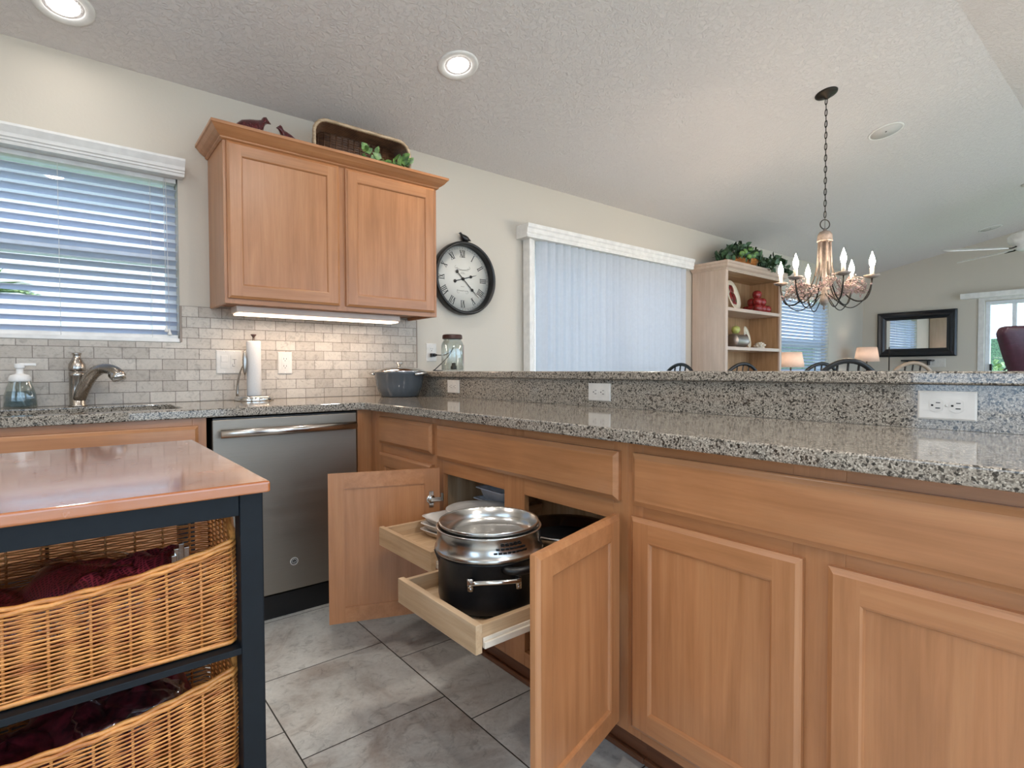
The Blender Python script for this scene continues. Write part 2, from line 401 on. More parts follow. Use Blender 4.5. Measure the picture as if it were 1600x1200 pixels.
def bez(p0, p1, p2, p3, n=12):
    out = []
    for i in range(n + 1):
        t = i / n; a = (1 - t) ** 3; b = 3 * t * (1 - t) ** 2; c = 3 * t * t * (1 - t); d = t ** 3
        out.append(tuple(a * p0[k] + b * p1[k] + c * p2[k] + d * p3[k] for k in range(3)))
    return out

# ------------------------------------------------------------------ the shell
def wall_with_holes(axis, pos, thick, a0, a1, ztop, holes):
    """wall slab as boxes around rectangular holes; axis 'y' wall in plane y=pos..pos+thick, spans x"""
    mb = MB(); hs = sorted(holes); cuts = [a0] + [q for h in hs for q in (h[0], h[1])] + [a1]
    def bx(u0, u1, z0, z1):
        if u1 - u0 < 1e-4 or z1 - z0 < 1e-4: return
        if axis == 'y': mb.box(u0, u1, min(pos, pos + thick), max(pos, pos + thick), z0, z1)
        else: mb.box(min(pos, pos + thick), max(pos, pos + thick), u0, u1, z0, z1)
    cur = a0
    for h in hs:
        bx(cur, h[0], 0, ztop); bx(h[0], h[1], 0, h[2]); bx(h[0], h[1], h[3], ztop); cur = h[1]
    bx(cur, a1, 0, ztop); return mb
WX0, WX1, WZ0, WZ1 = -2.05, -0.635, 1.21, 2.0
mb = wall_with_holes('y', 0, 0.2, XL - 0.2, XF + 0.2, H0 + 0.05, [(WX0, WX1, WZ0, WZ1), (1.56, 3.42, 0.0, 2.03), (5.5, 6.93, 0.75, 2.0)])
struct('wall_window', mb, 'wall', label='long beige wall with the kitchen window, clock and patio door')
mb = wall_with_holes('y', YB, -0.2, XL - 0.2, XF + 0.2, H0 + 0.05, [(-2.4, 0.6, 0.3, 2.2), (1.2, 7.6, 0.05, 2.2)])
struct('wall_back', mb, 'wall')
mb = wall_with_holes('x', XF, 0.2, YB, 0, 2.3, [(-3.3, -1.40, 0.02, 1.93)])
mb.prism([(YB, 2.3), (0, 2.3), (0, H0 + .02), (YR, ceil_z(YR) + .02), (YB, H0 + .02)], XF, XF + 0.2, 'yz')
struct('wall_far', mb, 'wall', label='far gable wall with mirror and sliding door')
mb = wall_with_holes('x', XL, -0.2, YB, 0, 2.3, [(-3.5, -1.7, 0.7, 2.1)])
mb.prism([(YB, 2.3), (0, 2.3), (0, H0 + .02), (YR, ceil_z(YR) + .02), (YB, H0 + .02)], XL - 0.2, XL, 'yz')
struct('wall_left', mb, 'wall')
mb = MB(); mb.box(XL - 0.2, XF + 0.2, YB - 0.2, 0.2, -0.12, 0); struct('floor', mb, 'floor', label='grey stone-look floor tiles laid in a stagger')
mb = MB(); zr = ceil_z(YR)
mb.prism([(0.2, H0 - .041), (YR, zr), (YB - 0.2, H0 - .041), (YB - 0.2, H0 + .1), (YR, zr + .15), (0.2, H0 + .1)], XL - 0.2, XF + 0.2, 'yz')
struct('ceiling', mb, 'ceiling', label='vaulted ceiling with knockdown texture')
for nm, a in (('baseboard_window', (0.66, 1.50, -0.014, 0)), ('baseboard_far_end', (4.80, XF, -0.014, 0))):
    m_ = MB().box(a[0], a[1], a[2], a[3], 0, 0.09); struct(nm, m_, 'trim', 0.003)
struct('baseboard_far', MB().box(XF - 0.014, XF, -1.30, -0.015, 0, 0.09), 'trim', 0.003)
# kitchen window
mb = MB()
def frame_y(mb, x0, x1, z0, z1, y0, y1, t, mi=0):
    mb.box(x0, x0 + t, y0, y1, z0, z1, mi); mb.box(x1 - t, x1, y0, y1, z0, z1, mi)
    mb.box(x0 + t, x1 - t, y0, y1, z0, z0 + t, mi); mb.box(x0 + t, x1 - t, y0, y1, z1 - t, z1, mi)
def frame_x(mb, y0, y1, z0, z1, x0, x1, t, mi=0):
    mb.box(x0, x1, y0, y0 + t, z0, z1, mi); mb.box(x0, x1, y1 - t, y1, z0, z1, mi)
    mb.box(x0, x1, y0 + t, y1 - t, z0, z0 + t, mi); mb.box(x0, x1, y0 + t, y1 - t, z1 - t, z1, mi)
def window_y(idx, x0, x1, z0, z1, yo, mids=(), zmid=None, label=None):
    mb = MB(); frame_y(mb, x0, x1, z0, z1, yo, yo + 0.07, 0.04)
    for m in mids: mb.box(m - 0.025, m + 0.025, yo + 0.01, yo + 0.06, z0 + .04, z1 - .04)
    if zmid: mb.box(x0 + .04, x1 - .04, yo - 0.005, yo + 0.06, zmid - 0.03, zmid + 0.03)
    o = struct('window_%d' % idx, mb, 'vinyl', 0.003, label)
    p = MB().box(x0 + .035, x1 - .035, yo + .03, yo + .034, z0 + .035, z1 - .035).build('window_pane', 'glass', o)
    return o
w1 = window_y(1, WX0, WX1, WZ0, WZ1, 0.09, (), 1.60, 'kitchen sink window with a double-hung sash')
MB().box(WX0, WX1, -0.008, 0.09, WZ0 - 0.012, WZ0 + 0.006).build('window_sill', 'whitem', w1, 0.002)
w2 = window_y(2, 5.5, 6.93, 0.75, 2.0, 0.09, (), 1.4, 'dining window beyond the bookcase')
for k, (a, b, c, d) in enumerate(((-2.4, 0.6, 0.3, 2.2),)): window_y(3, a, b, c, d, YB - 0.15, ((a + b) / 2,))  # unseen rear window, enlarged to brighten the room and ceiling
def slider(idx, x0, x1, z0, z1, yo, label=None):
    mb = MB(); frame_y(mb, x0, x1, z0, z1, yo, yo + 0.08, 0.05); m = (x0 + x1) / 2; mb.box(m - .04, m + .04, yo + .01, yo + .07, z0 + .05, z1 - .05)
    o = struct('door_%d' % idx, mb, 'vinyl', 0.003, label)
    MB().box(x0 + .04, x1 - .04, yo + .035, yo + .04, z0 + .04, z1 - .04).build('glass_pane', 'glass', o); return o
slider(1, 1.56, 3.42, 0.0, 2.03, 0.09, 'sliding patio door behind the vertical blinds')
slider(2, 1.2, 7.6, 0.05, 2.2, YB - 0.15)  # unseen rear glass wall, widened to let in more daylight
mb = MB(); frame_x(mb, -3.3, -1.40, 0.02, 1.93, XF + .05, XF + .12, 0.045); mb.box(XF + .06, XF + .11, -2.39, -2.31, .06, 1.89); mb.box(XF + .06, XF + .11, -1.70, -1.655, .06, 1.89)
d3 = struct('door_3', mb, 'vinyl', 0.003, 'white framed sliding glass door at the far end')
MB().box(XF + .08, XF + .085, -3.27, -1.43, .05, 1.90).build('glass_pane', 'glass', d3)
MB().box(XF + .02, XF + .05, -1.475, -1.45, 0.95, 1.12).build('door_handle', 'black', d3, 0.004)
mb = MB(); frame_x(mb, -3.37, -1.335, 0.0, 2.0, XF - .015, XF, 0.065); struct('trim_1', mb, 'trim', 0.003, 'white casing round the far sliding door')
mb = MB(); frame_x(mb, -3.5, -1.7, 0.7, 2.1, XL - .12, XL - .05, 0.05); mb.box(XL - .11, XL - .06, -2.63, -2.57, .75, 2.05)
o = struct('window_4', mb, 'vinyl', 0.003); MB().box(XL - .09, XL - .085, -3.46, -1.74, .74, 2.06).build('window_pane', 'glass', o)
# tile backsplash
mb = MB(); mb.box(WX1, 0.632, -0.011, 0, 0.914, 1.372); mb.box(XL, WX1, -0.011, 0, 0.914, 1.195)
struct('wall_backsplash', mb, 'splash', label='travertine subway tile backsplash')
mb = MB(); mb.box(0.632, 0.64, -0.012, 0, 0.914, 1.372); mb.box(WX1 - .004, WX1 + .006, -0.014, 0, 1.20, 1.372); struct('trim_2', mb, plain('tile_edge', '#8f8175', 0.5), 0.002)
# knee wall
mb = MB(); mb.box(0.592, 0.715, -3.75, 0, 0, 1.023); struct('wall_peninsula', mb, 'wall', label='low wall carrying the raised granite bar')

# ------------------------------------------------------------------ outside
MB().box(-14, 22, 0.2, 16, -0.25, -0.1).build('lawn', 'lawn', props=dict(label='grass strip outside the window wall', cat='lawn', kind='structure'))
MB().box(8.4, 40, -16, 0.2, -0.25, -0.1).build('garden_ground', 'lawn', props=dict(kind='structure'))
MB().box(-14, 8.4, -16, -4.8, -0.25, -0.1).build('patio_bounce_ground', 'patio', props=dict(kind='structure'))  # unseen pale ground, added to bounce sun up to the ceiling
mb = MB(); mb.box(-9, 10.5, 3.4, 3.7, -0.1, 3.1)
nh = empty('neighbour_house', (0, 3.5, -0.1), 'white stucco house seen through the kitchen window blind', 'house')
mb.build('wall', 'stucco', nh)
MB().prism([(3.0, 3.0), (3.0, 3.12), (6.5, 4.7), (6.5, 4.55)], -9.3, 10.8, 'yz').build('roof', plain('shingle', '#6f6a66', 0.9, 0, 0.2, 30), nh)
def frond_set(mb, c, n, ln, rnd, elev=(10, 70)):
    for i in range(n):
        az = rnd.uniform(0, 2 * PI); el = R(rnd.uniform(*elev)); d = Vector((math.cos(az) * math.cos(el), math.sin(az) * math.cos(el), math.sin(el)))
        base = Vector(c); pts = [base + d * (ln * t) + Vector((0, 0, -0.45 * ln * t * t)) for t in (0, .25, .5, .75, 1)]
        side = d.cross(Vector((0, 0, 1))).normalized()
        for k in range(14):
            t = 0.15 + 0.85 * k / 13; p = base + d * (ln * t) + Vector((0, 0, -0.45 * ln * t * t)); q = 0.42 * ln * math.sin(PI * min(t + .12, .97)) + .04
            for sg in (-1, 1):
                tip = p + side * (sg * q) + d * (q * 0.6) + Vector((0, 0, -0.18 * q)); wv = d * 0.012
                mb.add([p - wv, p + wv, tip], [(0, 1, 2)], 1)
        mb.tube(pts, 0.008, 5)
rnd = random.Random(3)
pt = empty('palm_tree', (-1.56, 1.25, -0.1), 'small palm whose fronds show at the left of the kitchen window', 'palm tree')
mb = MB(); frond_set(mb, (-1.56, 1.25, 1.42), 18, 0.50, rnd, (5, 75)); mb.build('fronds', ['palm', 'palm'], pt)
MB().tube([(-1.56, 1.25, -0.1), (-1.54, 1.25, 0.6), (-1.56, 1.25, 1.44)], [0.09, 0.07, 0.06], 10).build('trunk', plain('palm_bark', '#6d5a45', 0.9, 0, 0.3, 40), pt)
def bush(name, c, rx, ry, rz, n, mat, label, seed):
    q = random.Random(seed); mb = MB()
    for i in range(n):
        a = q.uniform(0, 2 * PI); b = math.acos(q.uniform(-0.2, 1)); rr = q.uniform(0.75, 1.0)
        p = Vector((c[0] + rx * rr * math.sin(b) * math.cos(a), c[1] + ry * rr * math.sin(b) * math.sin(a), max(c[2], c[2] + rz * rr * math.cos(b))))
        d = Vector((q.uniform(-1, 1), q.uniform(-1, 1), q.uniform(-.2, 1))).normalized(); e = d.cross(Vector((q.uniform(-1, 1), q.uniform(-1, 1), .3))).normalized()
        s_ = q.uniform(0.08, 0.16); mb.add([p, p + e * s_ * .4 + d * s_ * .5, p + d * s_, p - e * s_ * .4 + d * s_ * .5], [(0, 1, 2, 3)])
    mb.sphere((c[0], c[1], c[2] + rz * .32), 1, 14, 8, 0, (rx * .8, ry * .8, rz * .5))
    return mb.build(name, mat, props=dict(label=label, cat='bush', group='bushes outside the far door'))
bush('garden_bush', (12.5, -2.6, -0.1), 1.0, 1.1, 1.15, 900, 'hedge', 'yellow-green bush outside the far sliding door', 1)
bush('garden_bush', (15.6, -.6, -0.1), 1.6, 1.3, 1.4, 900, 'palm', 'tall green shrub outside the far sliding door', 2)
bush('garden_bush', (16.5, -5.6, -0.1), 1.6, 1.6, 1.3, 900, 'palm', 'broad green shrub behind the yellow-green bush', 4)
MB().box(24, 24.3, -14, 10, -0.1, 2.1).build('tree_line', 'leaf_dark', props=dict(label='distant dark hedge beyond the far garden', cat='hedge'))

# ------------------------------------------------------------------ blinds
def slat_blind(name, x0, x1, z0, z1, y, wdt, pitch, tilt, label, ladders, valance, wall_y=0.0, group=None):
    r = empty(name, ((x0 + x1) / 2, y, z0), label, 'window blind', group)
    mb = MB(); z = z0 + 0.03; t = R(tilt); k = 0
    n = int((z1 - 0.06 - z) / pitch)
    for i in range(n + 1):
        zc = z + i * pitch; c, s_ = math.cos(t) * wdt / 2, math.sin(t) * wdt / 2
        arc = [(-1, 0), (-.5, .0022), (0, .003), (.5, .0022), (1, 0)]
        top = [(y + a * c - b * s_, zc + a * s_ + b) for a, b in arc]; bot = [(p[0], p[1] - 0.0022) for p in top][::-1]
        mb.prism(top + bot, x0, x1, 'yz')
    mb.build('slats', 'slat', r)
    MB().box(x0, x1, y - wdt / 2, y + wdt / 2, z0 - .004, z0 + .014).build('bottom_rail', 'whitem', r, 0.003)
    MB().box(x0, x1, y - .025, y + .025, z1 - 0.045, z1 - .002).build('headrail', 'whitem', r, 0.002)
    for lx in ladders:
        MB().tube([(lx, y - wdt / 2 - .001, z0), (lx, y - wdt / 2 - .001, z1 - .04)], 0.0009, 5).tube([(lx, y + wdt / 2 + .001, z0), (lx, y + wdt / 2 + .001, z1 - .04)], 0.0009, 5).build('ladder_cord', 'whitem', r)
    if valance:
        vx0, vx1, vz0, vz1, vd = valance
        prof = [(0, vz0), (vd * .62, vz0), (vd * .66, vz0 + .012), (vd * .74, vz0 + .014), (vd * .74, vz0 + .022), (vd * .82, vz0 + .026), (vd * .84, vz0 + .04), (vd, vz1 - .01), (vd, vz1), (0, vz1)]
        MB().sweep(prof, [(vx0, wall_y, 0, -1), (vx1, wall_y, 0, -1)]).build('valance', 'whitem', r)
    return r
kb = slat_blind('window_blind', WX0 + .008, WX1 - .006, WZ0 + .008, WZ1 - .005, 0.036, 0.048, 0.0415, -20, 'white slatted blind hung in the kitchen window above the sink',
                (-1.86, -1.52, -1.075, -0.745), (-2.2, -0.615, 1.968, 2.043, 0.09))
mb = MB(); mb.tube([(-0.692, 0.004, 1.97), (-0.69, 0.004, 1.27)], 0.001, 5); mb.tube([(-0.684, 0.002, 1.97), (-0.678, 0.002, 1.255)], 0.001, 5)
mb.build('lift_cord', 'whitem', kb)
for tx, tz in ((-0.69, 1.245), (-0.678, 1.23)):
    MB().lathe([(0.001, .032), (0.004, .028), (0.004, .02), (0.009, .008), (0.009, .002), (0.004, 0)], (tx, 0.003, tz), 12).build('tassel', 'whitem', kb)
slat_blind('window_blind', 5.53, 6.90, 0.77, 1.99, 0.02, 0.048, 0.042, -30, 'white slatted blind in the dining window beyond the bookcase', (5.75, 6.68), None)
# vertical blind
vb = empty('vertical_blind', (2.45, -0.06, 0.02), 'white vertical blind covering the patio door beside the clock', 'window blind')
prof = [(0, 1.995), (.118, 1.995), (.122, 2.01), (.118, 2.02), (.124, 2.03), (.124, 2.055), (.132, 2.065), (.134, 2.088), (0, 2.088)]
MB().sweep(prof, [(1.452, 0, 0, -1), (3.515, 0, 0, -1)]).build('valance', 'whitem', vb)
nv = 23; vx0, vx1 = 1.60, 3.44
for i in range(nv):
    xc = vx0 + (vx1 - vx0) * (i + .5) / nv; a = R(33 + random.uniform(-2, 2)); h = 0.0445
    ptsA = []; 
    for t in (-1, -.5, 0, .5, 1):
        ptsA.append((xc + t * h * math.cos(a) + (1 - t * t) * .004 * math.sin(a), -0.062 - t * h * math.sin(a) - (1 - t * t) * .006))
    poly = ptsA + [(p[0], p[1] + 0.0012) for p in ptsA[::-1]]
    MB().prism(poly, 0.03, 1.998, 'xy').build('vane', 'vane', vb)
for i in range(3):
    MB().box(1.505 + i * .026, 1.525 + i * .026, -0.085 + .012 * i, -0.012, 0.03, 1.996).build('stacked_vane', 'whitem', vb, 0.002)
mb = MB(); prof = [(0, 1.972), (.05, 1.972), (.055, 2.04), (0, 2.04)]
MB().box(XF - .085, XF - .0, -3.4, -1.16, 1.972, 2.042).build('door_valance', 'whitem', bevel=0.004, props=dict(label='white box valance over the far sliding door', cat='valance'))

# ------------------------------------------------------------------ cabinet building
def front_T(x, y0):            # fronts of the peninsula: u runs toward -y, v up, n toward -x
    return lambda u, v, n: (x - n, y0 - u, v)
def front_Ty(x0, y):           # fronts of the window wall: u runs +x, n toward -y
    return lambda u, v, n: (x0 + u, y - n, v)
def hinge_T(hx, hy, dx, dy, nx, ny):
    return lambda u, v, n: (hx + dx * u + nx * n, hy + dy * u + ny * n, v)
def rings(mb, T, w, h, z0, prof, mv, mh, cap_mi):
    """concentric rectangles; prof = (inset, height)"""
    def rc(i, n): return [T(i, z0 + i, n), T(w - i, z0 + i, n), T(w - i, z0 + h - i, n), T(i, z0 + h - i, n)]
    prev = rc(*prof[0])
    for p in prof[1:]:
        cur = rc(*p)
        for k in range(4):
            j = (k + 1) % 4; mb.add([prev[k], prev[j], cur[j], cur[k]], [(0, 1, 2, 3)], mh if k % 2 == 0 else mv)
        prev = cur
    mb.add(prev, [(0, 1, 2, 3)], cap_mi)
def shaker(mb, T, w, h, z0, th=0.019, fr=0.056, mids=False):
    # outer profiled edge, flat stiles and rails, stepped panel; flat recessed back
    def rc(i, n): return [T(i, z0 + i, n), T(w - i, z0 + i, n), T(w - i, z0 + h - i, n), T(i, z0 + h - i, n)]
    def seg(a, b):
        A, B = rc(*a), rc(*b)
        for k in range(4):
            j = (k + 1) % 4; mb.add([A[k], A[j], B[j], B[k]], [(0, 1, 2, 3)], 1 if k % 2 == 0 else 0)
    def Q(u0, u1, v0, v1, n, mi): mb.add([T(u0, z0 + v0, n), T(u1, z0 + v0, n), T(u1, z0 + v1, n), T(u0, z0 + v1, n)], [(0, 1, 2, 3)], mi)
    seg((0, 0.0), (0, th - .007)); seg((0, th - .007), (.004, th - .005)); seg((.004, th - .005), (.011, th))
    e = .011
    Q(e, fr, e, h - e, th, 0); Q(w - fr, w - e, e, h - e, th, 0); Q(fr, w - fr, e, fr, th, 1); Q(fr, w - fr, h - fr, h - e, th, 1)
    seg((fr, th), (fr + .004, th - .002)); seg((fr + .004, th - .002), (fr + .007, th - .007)); i = fr + .007; Q(i, w - i, i, h - i, th - .007, 2)
    # back
    Q(0, fr, 0, h, 0, 0); Q(w - fr, w, 0, h, 0, 0); Q(fr, w - fr, 0, fr, 0, 1); Q(fr, w - fr, h - fr, h, 0, 1)
    seg((fr, 0), (fr, .004)); Q(fr, w - fr, fr, h - fr, .004, 2)
def slabf(mb, T, w, h, z0, th=0.019):
    def rc(i, n): return [T(i, z0 + i, n), T(w - i, z0 + i, n), T(w - i, z0 + h - i, n), T(i, z0 + h - i, n)]
    pr = [(0, 0), (0, th - .008), (.004, th - .006), (.013, th)]; prev = rc(*pr[0]); mb.add(prev, [(0, 1, 2, 3)], 0)
    for p in pr[1:]:
        cur = rc(*p)
        for k in range(4):
            j = (k + 1) % 4; mb.add([prev[k], prev[j], cur[j], cur[k]], [(0, 1, 2, 3)], 0)
        prev = cur
    mb.add(prev, [(0, 1, 2, 3)], 0)
WM = ['maple_z', 'maple_y', 'maple_z']; WMX = ['maple_z', 'maple_x', 'maple_z']
FX, DX = 0.05, 0.0495       # face frame plane of the peninsula, back of its fronts
def pen_cabinet(name, y0, y1, opens, label, fronts, doors, end=False):
    """y0 > y1; carcass with face frame; opens = list of (ya, yb, z0, z1) holes"""
    r = empty(name, (0.3, (y0 + y1) / 2, 0), label, 'base cabinet')
    mb = MB(); t = .016
    mb.box(.07, .57, y1, y1 + t, .12, .862); mb.box(.07, .57, y0 - t, y0, .12, .862); mb.box(.07, .57, y1 + t, y0 - t, .12, .136)
    mb.box(.562, .57, y1 + t, y0 - t, .136, .862); mb.box(.07, .562, y1 + t, y0 - t, .85, .862)
    mb.build('carcass', ['birch_z'], r)
    f = MB(); ys = sorted({y0, y1} | {q for o in opens for q in (o[0], o[1])}, reverse=True)
    for a, b in zip(ys[:-1], ys[1:]):
        o = [q for q in opens if q[0] >= a - 1e-6 and q[1] <= b + 1e-6]
        if not o: f.box(FX, FX + .02, b, a, .12, .8795, 0)
        else:
            zs = sorted(o, key=lambda q: q[2]); z = .12
            for q in zs: f.box(FX, FX + .02, b, a, z, q[2], 1); z = q[3]
            f.box(FX, FX + .02, b, a, z, .8795, 1)
    f.build('face_frame', WM, r, 0.001)
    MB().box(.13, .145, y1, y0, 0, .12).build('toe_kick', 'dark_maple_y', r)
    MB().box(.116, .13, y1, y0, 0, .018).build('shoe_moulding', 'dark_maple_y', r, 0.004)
    for a, b, z0, z1, nm in fronts:
        m = MB(); slabf(m, front_T(DX, a), a - b, z1 - z0, z0); m.build(nm, ['maple_y'], r)
    for a, b, z0, z1 in doors:
        m = MB(); shaker(m, front_T(DX, a), a - b, z1 - z0, z0); m.build('door', WM, r)
    return r
ca = pen_cabinet('base_cabinet', -0.66, -1.2, [(-0.74, -1.165, .16, .68), (-0.74, -1.165, .735, .85)], 'narrow base cabinet with one drawer next to the dishwasher corner',
                 [(-0.722, -1.183, .733, .853, 'drawer')], [(-0.722, -1.183, .15, .692)])
cb_ = pen_cabinet('base_cabinet', -1.2, -2.133, [(-1.247, -1.621, .165, .667), (-1.722, -2.085, .165, .667)], 'open base cabinet with pots on pull-out shelves',
                  [(-1.22, -2.111, .722, .850, 'false_drawer_front')], [])
cc = pen_cabinet('base_cabinet', -2.133, -3.055, [(-2.18, -2.545, .165, .667), (-2.64, -3.01, .165, .667)], 'closed two-door base cabinet at the near end of the granite counter',
                 [(-2.156, -3.03, .720, .852, 'false_drawer_front')], [(-2.153, -2.569, .15, .692), (-2.615, -3.031, .15, .692)])
cdn = pen_cabinet('base_cabinet', -3.055, -3.72, [(-3.10, -3.67, .165, .667)], 'last base cabinet of the row beyond the two-door one',
                 [(-3.08, -3.70, .720, .852, 'false_drawer_front')], [(-3.08, -3.70, .15, .692)])
# open doors of the middle cabinet
def open_door(hx, hy, tx, ty, outward, root, hz):
    d = Vector((tx - hx, ty - hy)); w = d.length; d /= w; n = Vector((-d.y, d.x)); n = n if n.dot(Vector(outward)) > 0 else -n
    o = Vector((hx, hy)) - n * .0095
    T = hinge_T(o.x, o.y, d.x, d.y, n.x, n.y)
    m = MB(); shaker(m, T, w, .542, .15); dr = m.build('door', WM, root)
    for z in hz:
        hb = MB(); hb.box(.022, .052, z - .020, z + .020, -.004, .0005, 0, lambda a, b, c: T(a, b, c))
        hb = MB()
        hb.lathe([(.0005, 0), (.0165, 0), (.0165, .003), (.0005, .003)], (0, 0, 0), 18, T=lambda a, b, c: T(.034 + a, z + b, -.0031 + c))
        hb.box(.024, .04, z - .030, z + .030, -.003, -.0002, 0, lambda a, b, c: T(a, b, c))
        hb.box(-.004, .034, z - .007, z + .007, -.009, -.003, 0, lambda a, b, c: T(a, b, c))
        hb.build('hinge', 'steel', dr)
    return dr
open_door(.028, -1.2505, -.345, -1.104, (.3, 1), cb_, (.576, .26))
open_door(.028, -2.118, -.351, -2.22, (0, -1), cb_, (.576, .26))
for zq in (.576, .26): MB().box(.0465, .0495, -1.2465, -1.2335, zq - .015, zq + .015).build('hinge_plate', 'steel', cb_)
# pull-out shelves
def rollout(y0, y1, xf, zt, root, depth=.53):
    b = MB(); h = .052; t = .014; x1 = xf + depth
    b.box(xf, xf + .017, y1 - .004, y0 + .004, zt - h - .012, zt - .000, 1)
    b.box(xf + .017, x1, y1, y1 + t, zt - h, zt - .004, 2); b.box(xf + .017, x1, y0 - t, y0, zt - h, zt - .004, 2); b.box(x1 - t, x1, y1 + t, y0 - t, zt - h, zt - .004, 1)
    b.box(xf + .017, x1 - t, y1 + t, y0 - t, zt - h + .004, zt - h + .010, 2)
    o = b.build('pull_out_shelf', ['birch_z', 'birch_y', 'birch_x'], root, 0.0012)
    for yy, sg in ((y1, -1), (y0, 1)):
        a_, b_ = sorted((yy, yy + sg * .010))
        MB().box(xf + .02, x1 - .02, a_, b_, zt - h - .002, zt - h + .012).box(xf + .02, x1 - .02, min(yy, yy + sg * .004), max(yy, yy + sg * .004), zt - h + .012, zt - h + .02).build('slide', 'slide', o, 0.001)
    return zt - h + .010
zs1 = rollout(-1.272, -1.612, -.228, .517, cb_)
zs2 = rollout(-1.742, -2.085, -.400, .517, cb_, .60)
# rails that carry the shelves inside
for ya, yb in ((-1.2605, -1.2175), (-1.645, -1.6245), (-1.7295, -1.70), (-2.1165, -2.0975)):
    MB().box(.09, .55, ya, yb, .445, .475).build('shelf_rail', 'birch_x', cb_)
# window-wall cabinets
sk = empty('sink_cabinet', (-1.12, -.3, 0), 'sink base cabinet with a false front, behind the kitchen cart', 'base cabinet')
mb = MB(); mb.box(-1.60, -.641, -.60, -.02, .12, .16); mb.box(-1.60, -1.585, -.60, -.02, .16, .86); mb.box(-.657, -.641, -.60, -.02, .16, .86); mb.box(-1.585, -.657, -.04, -.02, .16, .68)
mb.build('carcass', 'birch_z', sk)
mb = MB(); mb.box(-1.60, -1.55, -.62, -.60, .12, .8795, 0); mb.box(-.689, -.641, -.62, -.60, .12, .8795, 0); mb.box(-1.55, -.689, -.62, -.60, .85, .8795, 1); mb.box(-1.55, -.689, -.62, -.60, .69, .73, 1); mb.box(-1.55, -.689, -.62, -.60, .12, .165, 1)
mb.build('face_frame', WMX, sk, 0.001)
mb = MB(); slabf(mb, front_Ty(-1.575, -.6195), .905, .13, .720); mb.build('false_drawer_front', 'maple_x', sk)
for x0 in (-1.575, -1.117):
    mb = MB(); shaker(mb, front_Ty(x0, -.6195), .447, .542, .15); mb.build('door', WMX, sk)
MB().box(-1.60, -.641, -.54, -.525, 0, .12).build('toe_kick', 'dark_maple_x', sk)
c2 = empty('base_cabinet', (-2.1, -.3, 0), 'base cabinet left of the sink, outside the view of the island', 'base cabinet')
mb = MB(); mb.box(-2.69, -1.602, -.60, -.02, .12, .875); mb.build('carcass', 'birch_z', c2)
for x0 in (-2.66, -2.12):
    mb = MB(); shaker(mb, front_Ty(x0, -.601), .5, .542, .15); mb.build('door', WMX, c2)
    mb = MB(); slabf(mb, front_Ty(x0, -.601), .5, .13, .720); mb.build('drawer', 'maple_x', c2)
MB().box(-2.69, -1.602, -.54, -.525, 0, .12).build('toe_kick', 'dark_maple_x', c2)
# corner filler between dishwasher and peninsula
mb = MB(); mb.box(-.022, .068, -.62, -.60, .12, .8795, 0); mb.box(.05, .07, -.659, -.62, .12, .8795, 0)
fo = mb.build('corner_filler', 'maple_z', bevel=.001, props=dict(label='wooden corner filler strip right of the dishwasher', cat='cabinet filler'))
MB().box(-.022, .13, -.56, -.545, 0, .12).build('toe_kick', 'dark_maple_x', fo)
# dishwasher
dw = empty('dishwasher', (-.325, -.35, 0), 'slate grey dishwasher with a bar handle under the counter', 'dishwasher')
DY = -.632
MB().box(-.622, -.032, DY + .02, -.03, .11, .868).build('body', 'kick_black', dw)
mb = MB(); mb.box(-.6225, -.0305, DY, DY + .022, .122, .868); mb.build('door', 'slate', dw, 0.004)
MB().box(-.6205, -.0325, DY + .001, DY + .02, .8685, .874).build('control_strip', 'black', dw)
MB().box(-.622, -.031, DY + .05, DY + .07, .0, .115).box(-.622, -.031, DY + .02, DY + .05, .105, .118).build('toe_kick', 'kick_black', dw)
hd = MB(); hd.tube([(-.600, DY - .038, .815), (-.325, DY - .044, .815), (-.050, DY - .038, .815)], .0175, 16, flat=1.0)
for xx in (-.585, -.065): hd.tube([(xx, DY - .038, .815), (xx, DY + .002, .815)], .011, 12)
hd.build('handle', 'slate_handle', dw)
bd = MB(); cx_, cz_ = -.318, .245
TB = lambda a, b, c: (cx_ + a, DY - .0015 - c, cz_ + b)
bd.lathe([(.0168, 0), (.0168, .002), (.0138, .002), (.0138, 0)], (0, 0, 0), 28, T=TB, close=True, smooth=False)
bd.lathe([(.0001, .0004), (.0138, .0004), (.0138, .0), (.0001, 0)], (0, 0, 0), 24, mi=1, T=TB)
for a0, a1, r_, ox, oy in ((30, 300, .0045, -.004, .002), (200, 480, .0045, .0045, .0015), (120, 400, .003, 0, -.0055), (0, 200, .0032, .0, .0072), (80, 300, .0025, -.006, -.004)):
    bd.tube([TB(ox + r_ * math.cos(R(a0 + (a1 - a0) * i / 10)), oy + r_ * math.sin(R(a0 + (a1 - a0) * i / 10)), .0014) for i in range(11)], .00065, 5)
for k in range(12):
    t = 2 * PI * k / 12; bd.tube([TB(.0098 * math.cos(t), .0098 * math.sin(t), .0012), TB(.0118 * math.cos(t + .35), .0118 * math.sin(t + .35), .0012)], .0005, 4)
tag(bd.build('badge', ['badge_silver', 'anod'], dw), label='round chrome monogram badge')

